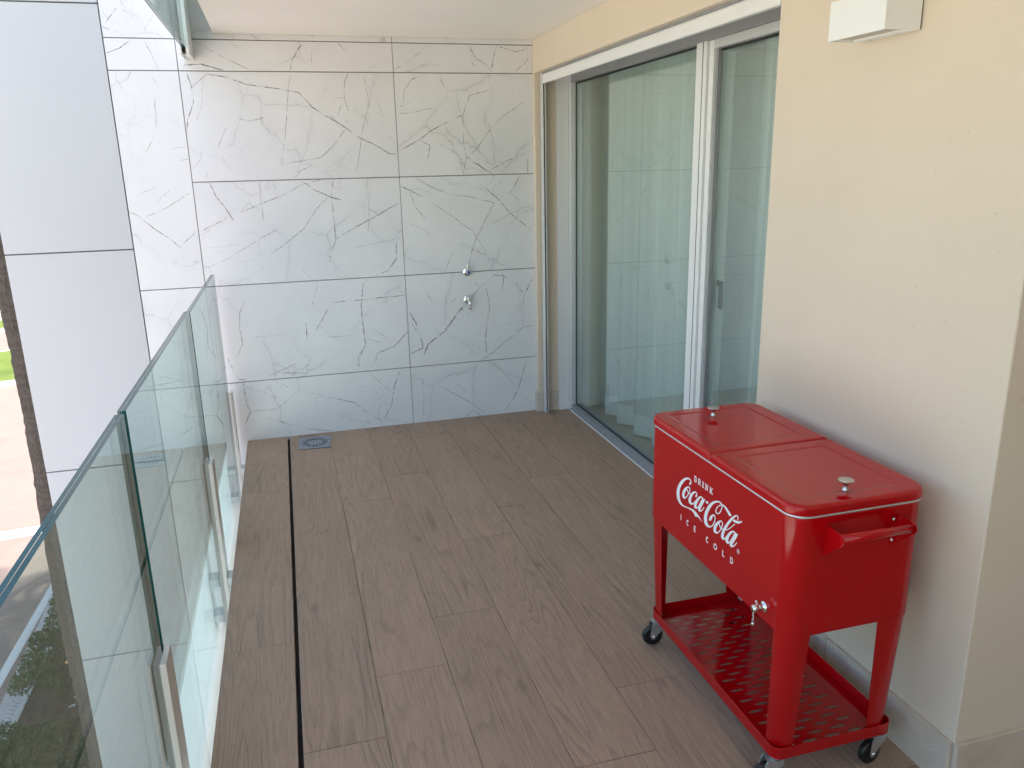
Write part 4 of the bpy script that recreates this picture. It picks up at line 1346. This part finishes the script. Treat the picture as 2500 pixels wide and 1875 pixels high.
# casters
def caster(sx, sy, ang):
    """stem under the corner; wheel trails towards ang"""
    px, py = sx * (TX - .024), -.008 + sy * (TY - .026)
    d = Vector((math.cos(ang), math.sin(ang), 0))
    s = Vector((-d.y, d.x, 0))
    o = Vector((px, py, 0))
    mb = MB()
    mb.lathe(o + Vector((0, 0, .1003)), (0, 0, -1), [(0, .020), (.003, .020), (.0035, .017), (.006, .0185), (.010, .0185), (.012, .015)], 24)
    cs = mb.build('caster', M['zinc'], ck)
    mb = MB(); mb.lathe(o + Vector((0, 0, .0935)), (0, 0, -1), [(0, .0190), (.0018, .0190)], 24); mb.build('swivel_seal', M['rubber'], cs)
    w = o + d * .028 + Vector((0, 0, .0365))
    mb = MB()
    for k in (-1, 1):
        off = s * (k * .0150)
        prof = [o + d * -.017 + Vector((0, 0, .088)), o + d * .030 + Vector((0, 0, .088)), o + d * .036 + Vector((0, 0, .080)), w + d * .013 + Vector((0, 0, .008)), w + d * .010 + Vector((0, 0, -.006)), w + d * .003 + Vector((0, 0, -.011)), w + d * -.006 + Vector((0, 0, -.008)), w + d * -.011 + Vector((0, 0, .004)), o + d * -.017 + Vector((0, 0, .074))]
        mb.loft([[p + off - s * .0009 for p in prof], [p + off + s * .0009 for p in prof]], smooth=False)
    top = [o + d * -.017, o + d * .030]
    t0 = [top[0] - s * .0159 + Vector((0, 0, .0875)), top[1] - s * .0159 + Vector((0, 0, .0875)), top[1] + s * .0159 + Vector((0, 0, .0875)), top[0] + s * .0159 + Vector((0, 0, .0875))]
    mb.loft([t0, [p + Vector((0, 0, .0022)) for p in t0]], smooth=False)
    mb.build('fork', M['zinc'], cs)
    mb = MB()
    R_ = .0365
    mb.lathe(w - s * .0120, s, [(0, .018), (.0012, .026), (.0015, R_ - .006), (.003, R_ - .002), (.006, R_), (.018, R_), (.021, R_ - .002), (.0225, R_ - .006), (.0228, .026), (.024, .018)], 36)
    mb.build('wheel', M['tyre'], cs)
    mb = MB()
    mb.lathe(w - s * .0200, s, [(0, .001), (.001, .0045), (.0035, .0058), (.0040, .0058), (.036, .0058), (.0365, .0058), (.039, .0045), (.040, .001)], 14)
    mb.build('axle', M['chrome'], cs)
caster(-1, 1, R(176))
caster(1, -1, R(190))
caster(-1, -1, R(172))
caster(1, 1, R(170))

LOGO_RIBBONS = [[(-1167,6971,-1186,7020),(-1150,6976,-1171,7029),(-1123,6987,-1168,7033),(-1088,7011,-1173,7030),(-1069,7036,-1161,7036),(-1061,7058,-1141,7050),(-1056,7078,-1125,7064),(-1055,7095,-1118,7075),(-1056,7111,-1117,7086),(-1060,7124,-1119,7098),(-1067,7138,-1123,7110),(-1077,7153,-1130,7122),(-1093,7165,-1143,7129),(-1116,7174,-1163,7134),(-1146,7180,-1187,7136),(-1186,7180,-1214,7132),(-1233,7172,-1246,7122),(-1288,7156,-1283,7106),(-1346,7134,-1323,7085),(-1409,7106,-1368,7058),(-1480,7069,-1412,7028),(-1556,7018,-1454,6993),(-1631,6956,-1505,6943),(-1705,6885,-1560,6883),(-1770,6814,-1610,6822),(-1824,6745,-1653,6764),(-1869,6676,-1692,6706),(-1905,6609,-1723,6649),(-1934,6545,-1747,6594),(-1954,6481,-1764,6541),(-1965,6420,-1773,6489),(-1964,6361,-1774,6439),(-1954,6305,-1768,6389),(-1935,6256,-1757,6343),(-1907,6214,-1742,6303),(-1872,6178,-1721,6266),(-1832,6150,-1696,6235),(-1787,6127,-1668,6210),(-1736,6112,-1636,6190),(-1681,6103,-1599,6175),(-1621,6100,-1556,6166),(-1557,6103,-1507,6162),(-1492,6111,-1455,6163),(-1424,6125,-1399,6170),(-1357,6142,-1337,6183),(-1296,6157,-1275,6196),(-1239,6168,-1216,6209),(-1184,6178,-1159,6221),(-1136,6185,-1107,6233),(-1095,6191,-1063,6242),(-1058,6195,-1023,6250),(-1021,6199,-984,6258)],[(-1164,6890,-1205,6854),(-1178,6893,-1220,6857),(-1197,6897,-1232,6859),(-1231,6893,-1235,6857),(-1270,6877,-1244,6850),(-1308,6857,-1261,6834),(-1346,6832,-1280,6815),(-1384,6805,-1298,6794),(-1424,6773,-1316,6769),(-1463,6736,-1337,6739),(-1502,6692,-1364,6702),(-1541,6642,-1392,6661),(-1572,6591,-1414,6624),(-1591,6542,-1429,6589),(-1601,6497,-1439,6552),(-1602,6460,-1444,6522),(-1594,6432,-1444,6503),(-1578,6412,-1441,6489),(-1558,6399,-1434,6477),(-1535,6389,-1427,6469),(-1505,6384,-1422,6464),(-1464,6389,-1422,6462),(-1420,6406,-1423,6459),(-1380,6430,-1415,6459),(-1346,6457,-1394,6471),(-1314,6489,-1364,6494),(-1280,6526,-1329,6526),(-1247,6568,-1295,6564),(-1212,6617,-1260,6611),(-1178,6670,-1225,6663),(-1148,6719,-1196,6711),(-1124,6760,-1172,6752),(-1105,6798,-1153,6787),(-1094,6830,-1144,6814),(-1095,6855,-1146,6831),(-1105,6872,-1156,6843),(-1121,6885,-1168,6852),(-1141,6893,-1184,6857),(-1165,6897,-1205,6859),(-1186,6900,-1228,6862)],[(-1328,6751,-1288,6775),(-1316,6737,-1274,6761),(-1303,6723,-1261,6749),(-1286,6709,-1244,6737),(-1264,6695,-1222,6724),(-1238,6681,-1197,6713),(-1204,6674,-1171,6707),(-1163,6676,-1141,6709),(-1121,6685,-1104,6716),(-1081,6693,-1065,6723)],[(-725,6741,-803,6748),(-713,6750,-796,6757),(-699,6762,-791,6765),(-688,6775,-781,6776),(-678,6794,-760,6793),(-669,6817,-736,6810),(-664,6841,-721,6824),(-667,6860,-719,6836),(-676,6877,-727,6848),(-690,6891,-740,6856),(-710,6901,-758,6862),(-738,6909,-779,6863),(-779,6907,-796,6859),(-830,6891,-815,6847),(-885,6866,-840,6829),(-940,6831,-864,6807),(-991,6790,-891,6780),(-1038,6743,-920,6745),(-1081,6694,-947,6707),(-1117,6639,-974,6663),(-1149,6583,-998,6616),(-1171,6532,-1016,6574),(-1184,6490,-1025,6543),(-1186,6452,-1028,6517),(-1177,6421,-1027,6496),(-1155,6396,-1020,6476),(-1122,6379,-1010,6459),(-1079,6372,-999,6449),(-1027,6378,-986,6447),(-973,6396,-965,6450),(-923,6420,-941,6457),(-879,6449,-916,6471),(-841,6482,-886,6492),(-807,6517,-855,6519),(-776,6554,-825,6552),(-749,6594,-796,6590),(-722,6633,-765,6629)],[(-306,6879,-342,6845),(-341,6887,-381,6848),(-378,6894,-416,6851),(-426,6892,-443,6847),(-482,6873,-460,6835),(-538,6843,-480,6817),(-590,6804,-503,6791),(-641,6755,-534,6753),(-690,6699,-570,6706),(-732,6646,-603,6658),(-768,6595,-630,6615),(-799,6545,-654,6573),(-821,6498,-670,6538),(-832,6455,-680,6507),(-832,6417,-684,6479),(-821,6388,-685,6461),(-793,6370,-683,6449),(-751,6366,-679,6441),(-702,6376,-677,6436),(-652,6400,-673,6435),(-613,6429,-652,6445),(-580,6461,-626,6465),(-550,6498,-598,6495),(-521,6539,-570,6534),(-489,6585,-540,6579),(-452,6640,-506,6633),(-413,6700,-471,6692),(-377,6753,-438,6746),(-348,6796,-409,6790),(-321,6833,-382,6827),(-294,6870,-356,6865)],[(-298,6877,-191,6887),(-335,6829,-221,6839),(-373,6779,-251,6792),(-409,6730,-281,6745),(-442,6680,-311,6697),(-473,6630,-342,6649),(-502,6583,-370,6603),(-530,6540,-397,6559),(-557,6496,-420,6521),(-576,6455,-435,6493),(-582,6420,-442,6472),(-576,6391,-445,6456),(-552,6372,-448,6450),(-507,6371,-451,6445),(-456,6386,-442,6442),(-408,6411,-428,6444),(-368,6441,-405,6457),(-332,6475,-374,6482),(-299,6510,-343,6511),(-271,6548,-314,6545),(-246,6587,-285,6583),(-221,6626,-256,6622)],[(115,6346,65,6363),(142,6360,77,6381),(175,6379,83,6394),(211,6414,80,6398),(230,6448,83,6410),(237,6474,93,6436),(243,6493,111,6469),(253,6513,136,6503),(264,6536,165,6535),(277,6554,199,6567),(291,6572,235,6595),(305,6586,276,6621),(310,6592,323,6641),(320,6595,361,6643),(339,6595,387,6634),(357,6588,405,6619),(369,6573,417,6599),(376,6552,424,6574),(377,6524,426,6544),(374,6491,421,6507),(365,6452,412,6466),(349,6411,396,6422),(326,6366,372,6374),(295,6319,341,6323),(262,6278,306,6276),(227,6245,267,6234),(191,6219,222,6196),(157,6200,173,6163),(126,6189,121,6134),(98,6185,63,6111),(74,6186,6,6098),(49,6193,-50,6095),(23,6205,-101,6101),(2,6221,-144,6117),(-14,6241,-174,6143),(-27,6266,-194,6175),(-37,6296,-207,6210),(-43,6329,-217,6247),(-46,6363,-223,6289),(-43,6401,-221,6335),(-33,6443,-212,6385),(-18,6490,-197,6439),(2,6540,-174,6497),(28,6596,-145,6560),(58,6655,-108,6627),(91,6712,-66,6693),(127,6767,-20,6757),(165,6820,32,6820),(204,6869,88,6880),(245,6913,148,6934),(288,6954,211,6984),(332,6991,273,7028),(375,7023,336,7066),(420,7051,398,7098),(463,7074,457,7123),(506,7093,512,7143),(547,7107,565,7156),(585,7117,613,7164),(621,7121,656,7165),(653,7120,693,7161),(678,7114,723,7150),(698,7103,745,7132),(711,7085,758,7109),(718,7062,764,7082),(716,7034,762,7050),(707,7001,752,7013),(694,6966,738,6976),(675,6926,719,6934),(651,6885,695,6890),(625,6849,668,6850),(598,6817,636,6812),(570,6791,599,6778),(547,6775,557,6750),(527,6768,512,6733),(502,6766,472,6729),(480,6769,441,6733),(465,6776,418,6744),(454,6789,403,6763),(451,6809,399,6789),(458,6839,407,6825),(473,6876,425,6867),(495,6913,451,6910),(526,6950,486,6953),(564,6987,529,6996),(604,7021,574,7035),(645,7049,622,7070),(685,7074,672,7100),(723,7091,724,7125),(756,7100,773,7141),(788,7103,820,7150),(822,7100,869,7151),(862,7090,921,7145),(904,7073,973,7133),(946,7054,1022,7118),(986,7034,1068,7101),(1025,7012,1112,7081),(1062,6991,1152,7064),(1096,6974,1187,7049),(1127,6960,1219,7035),(1159,6945,1250,7021)],[(785,6632,754,6592),(764,6632,732,6591),(736,6632,716,6590),(691,6617,709,6585),(641,6588,690,6565),(589,6551,664,6532),(539,6511,634,6496),(490,6465,600,6455),(442,6413,565,6413),(400,6358,537,6374),(369,6305,517,6336),(348,6253,500,6298),(337,6208,490,6265),(340,6169,487,6239),(353,6138,491,6218),(378,6117,497,6202),(414,6106,506,6192),(460,6108,519,6185),(512,6121,531,6182),(562,6147,547,6186),(604,6178,574,6199),(640,6211,605,6221),(674,6247,636,6250),(706,6287,665,6286),(737,6331,693,6326),(766,6382,721,6374),(794,6437,748,6427),(815,6485,769,6473),(829,6522,782,6508),(836,6554,788,6536),(838,6580,790,6558),(832,6599,785,6572),(820,6612,774,6582),(809,6623,763,6592)],[(619,6490,657,6512),(631,6464,671,6486),(644,6438,685,6462),(661,6415,701,6442),(682,6398,721,6427),(707,6385,744,6417),(738,6378,769,6412),(775,6379,797,6412),(814,6386,831,6418),(851,6394,867,6424)],[(1581,7021,1546,7010),(1589,7050,1551,7038),(1598,7080,1557,7066),(1599,7106,1556,7085),(1590,7125,1548,7098),(1572,7138,1535,7106),(1548,7144,1519,7107),(1517,7142,1503,7104),(1479,7130,1486,7097),(1434,7107,1466,7082),(1386,7073,1439,7055),(1335,7030,1405,7016),(1283,6982,1366,6970),(1229,6926,1321,6917),(1173,6864,1270,6857),(1117,6798,1220,6795),(1061,6728,1169,6730),(1006,6656,1119,6661),(956,6587,1075,6597),(913,6524,1038,6539),(877,6464,1007,6485),(845,6406,979,6433),(816,6348,954,6380),(791,6290,933,6329),(774,6239,919,6286),(767,6196,912,6254),(769,6160,911,6229),(781,6132,913,6209),(805,6113,917,6192),(839,6102,924,6179),(882,6104,927,6172),(932,6123,928,6169),(974,6152,942,6175),(1009,6185,963,6192),(1039,6223,988,6221),(1067,6265,1015,6260),(1093,6306,1044,6301)],[(1003,6446,986,6464),(1055,6481,1039,6499),(1108,6517,1090,6532),(1163,6558,1141,6569),(1219,6607,1193,6615),(1275,6660,1246,6667),(1327,6710,1297,6717),(1374,6756,1342,6762),(1417,6801,1383,6806),(1459,6844,1425,6850)],[(1502,6614,1470,6576),(1471,6619,1434,6575),(1435,6624,1401,6574),(1384,6615,1379,6567),(1325,6587,1357,6550),(1268,6550,1328,6522),(1214,6504,1298,6489),(1162,6451,1265,6447),(1114,6391,1230,6398),(1073,6332,1202,6352),(1042,6275,1182,6308),(1020,6220,1166,6265),(1010,6173,1158,6232),(1015,6136,1156,6209),(1035,6110,1159,6192),(1065,6096,1163,6182),(1109,6096,1165,6176),(1161,6113,1170,6172),(1212,6145,1177,6172),(1247,6182,1196,6187),(1275,6220,1224,6218),(1303,6263,1255,6259),(1334,6313,1287,6307),(1368,6368,1321,6362),(1404,6424,1354,6419),(1440,6481,1388,6475),(1479,6539,1422,6532),(1517,6596,1456,6589)],[(1521,6606,1629,6622),(1490,6555,1604,6573),(1460,6505,1578,6523),(1429,6454,1550,6471),(1396,6402,1518,6416),(1361,6347,1484,6361),(1329,6296,1452,6310),(1298,6248,1423,6263),(1268,6201,1398,6223),(1247,6157,1384,6196),(1245,6121,1379,6184),(1259,6098,1376,6176),(1288,6088,1373,6170),(1327,6092,1373,6165),(1372,6108,1380,6162),(1417,6135,1394,6165),(1457,6169,1422,6184),(1496,6208,1458,6216),(1530,6247,1492,6250),(1558,6284,1520,6283),(1583,6321,1546,6319),(1607,6357,1573,6355)]]
LOGO_SHAPES = [[(-1015,6246),(-908,6276),(-780,6282),(-618,6256),(-445,6197),(-297,6119),(-330,6119),(-424,6148),(-542,6159),(-630,6151),(-723,6108),(-791,6158),(-887,6198),(-1027,6202)],[(-113,6884),(11,6887),(-36,6816),(-161,6811)],[(1384,6960),(1496,6973),(1624,7009),(1730,7060),(1810,7102),(1772,7046),(1692,6975),(1577,6916),(1429,6889),(1324,6883)]]
# printed lettering on the front: a = distance to the reader's right, z = height (1/10 mm)
PX = -HX - .0004
def lp_(a, z):
    return (PX, -a / 1e4, z / 1e4)
mb = MB()
for i, rbn in enumerate(LOGO_RIBBONS):
    dxx = -.00003 * i
    for (a0, z0, a1, z1), (b0, y0, b1, y1) in zip(rbn[:-1], rbn[1:]):
        mb.face([(PX + dxx, -p / 1e4, q / 1e4) for p, q in ((a0, z0), (a1, z1), (b1, y1), (b0, y0))])
for i, sh in enumerate(LOGO_SHAPES):
    dxx = -.00003 * (i + 15)
    mb.face([(PX + dxx, -p / 1e4, q / 1e4) for p, q in sh])
mb.build('script_lettering', M['print_white'], ck)


def stroke(mb, pts, w, close=False):
    """flat ribbon of constant width along 2D points (a, z in 1/10 mm), square ends"""
    P = [Vector(p) for p in pts]
    n = len(P)
    L = []
    for i, p in enumerate(P):
        if close:
            d0 = (p - P[i - 1]).normalized(); d1 = (P[(i + 1) % n] - p).normalized()
        else:
            d0 = (p - P[i - 1]).normalized() if i else (P[1] - p).normalized()
            d1 = (P[i + 1] - p).normalized() if i < n - 1 else d0
        t = (d0 + d1)
        t = t.normalized() if t.length > 1e-6 else d1
        nn = Vector((-t.y, t.x))
        k = w / 2 / max(.5, nn.dot(Vector((-d1.y, d1.x))))
        L.append((p + nn * k, p - nn * k))
    rng = range(n if close else n - 1)
    for i in rng:
        a, b = L[i]; c, d = L[(i + 1) % n]
        stroke.k += 1
        xx = PX - .00002 * (stroke.k % 7)
        mb.face([(xx, -q.x / 1e4, q.y / 1e4) for q in (a, b, d, c)])
stroke.k = 0
def arc(cx, cz, rx, rz, a0, a1, n=14):
    return [(cx + rx * math.cos(R(a0 + (a1 - a0) * i / n)), cz + rz * math.sin(R(a0 + (a1 - a0) * i / n))) for i in range(n + 1)]

# ICE COLD, plain letters
def L_(a, ch):
    mb = MB()
    z0, z1 = 5600, 5792
    h = z1 - z0; zm = (z0 + z1) / 2; w = 36
    if ch == 'I': stroke(mb, [(a, z0), (a, z1)], w)
    if ch == 'C': stroke(mb, arc(a + 8, zm, 62, h / 2 - w / 2, 48, 312, 18), w)
    if ch == 'O': stroke(mb, arc(a, zm, 74, h / 2 - w / 2, 0, 345, 23), w, True)
    if ch == 'E':
        stroke(mb, [(a - 38, z0), (a - 38, z1)], w)
        for z, l in ((z0 + w / 2, 46), (zm, 38), (z1 - w / 2, 46)): stroke(mb, [(a - 30, z), (a + l, z)], w * .92)
    if ch == 'L':
        stroke(mb, [(a - 40, z0), (a - 40, z1)], w); stroke(mb, [(a - 30, z0 + w / 2), (a + 50, z0 + w / 2)], w)
    if ch == 'D':
        stroke(mb, [(a - 48, z0), (a - 48, z1)], w)
        stroke(mb, [(a - 50, z1 - w / 2)] + arc(a - 5, zm, 60, h / 2 - w / 2, 90, -90, 14) + [(a - 50, z0 + w / 2)], w)
    mb.build('letter', M['print_white'], ck)
for a, ch in ((CYc - 2.0615, 'I'), (CYc - 2.018, 'C'), (CYc - 1.9725, 'E'), (CYc - 1.8975, 'C'), (CYc - 1.8515, 'O'), (CYc - 1.806, 'L'), (CYc - 1.7625, 'D')):
    L_(a * 1e4, ch)

# DRINK, slab-serif capitals
def D_(a, ch):
    mb = MB()
    z0, z1 = 7198, 7385
    h = z1 - z0; W, w, s = 46, 20, 22
    def stem(x, ww=W): stroke(mb, [(x, z0), (x, z1)], ww)
    def serif(x, z, l=44): stroke(mb, [(x - l, z), (x + l, z)], s)
    if ch == 'D':
        stem(a - 48); serif(a - 58, z0 + s / 2, 34); serif(a - 58, z1 - s / 2, 34)
        stroke(mb, [(a - 50, z1 - s / 2)] + arc(a - 4, (z0 + z1) / 2, 62, h / 2 - s / 2, 90, -90, 14) + [(a - 50, z0 + s / 2)], 30)
    if ch == 'R':
        stem(a - 48); serif(a - 52, z0 + s / 2, 44); serif(a - 58, z1 - s / 2, 34)
        stroke(mb, [(a - 50, z1 - s / 2)] + arc(a + 6, z0 + h * .74, 48, h * .26 - s / 2, 90, -90, 10) + [(a - 50, z0 + h * .48 + s / 2)], 26)
        stroke(mb, [(a - 6, z0 + h * .5), (a + 62, z0 + 8)], 40); serif(a + 66, z0 + s / 2, 24)
    if ch == 'I':
        stem(a); serif(a, z0 + s / 2, 46); serif(a, z1 - s / 2, 46)
    if ch == 'N':
        stem(a - 58, 24); stem(a + 58, 24); stroke(mb, [(a - 62, z1 - 8), (a + 58, z0 + 12)], 44)
        serif(a - 58, z0 + s / 2, 38); serif(a - 66, z1 - s / 2, 38); serif(a + 58, z1 - s / 2, 40)
    if ch == 'K':
        stem(a - 48); serif(a - 48, z0 + s / 2, 46); serif(a - 48, z1 - s / 2, 46)
        stroke(mb, [(a - 36, z0 + h * .40), (a + 58, z1 - 14)], 26); stroke(mb, [(a - 8, z0 + h * .56), (a + 64, z0 + 8)], 42)
        serif(a + 52, z1 - s / 2, 34); serif(a + 66, z0 + s / 2, 34)
    mb.build('letter', M['print_white'], ck)
for a, ch in ((CYc - 1.980, 'D'), (CYc - 1.9565, 'R'), (CYc - 1.9360, 'I'), (CYc - 1.9150, 'N'), (CYc - 1.8885, 'K')):
    D_(a * 1e4, ch)
mb = MB()
ra, rz = (CYc - 1.7325) * 1e4, 6128
stroke(mb, arc(ra, rz, 56, 62, 0, 345, 23), 14, True)
stroke(mb, [(ra - 18, rz - 32), (ra - 18, rz + 32)], 12)
stroke(mb, [(ra - 18, rz + 28)] + arc(ra + 4, rz + 14, 18, 14, 90, -90, 6) + [(ra - 18, rz)], 11)
stroke(mb, [(ra, rz), (ra + 24, rz - 32)], 12)
mb.build('registered_mark', M['print_white'], ck)
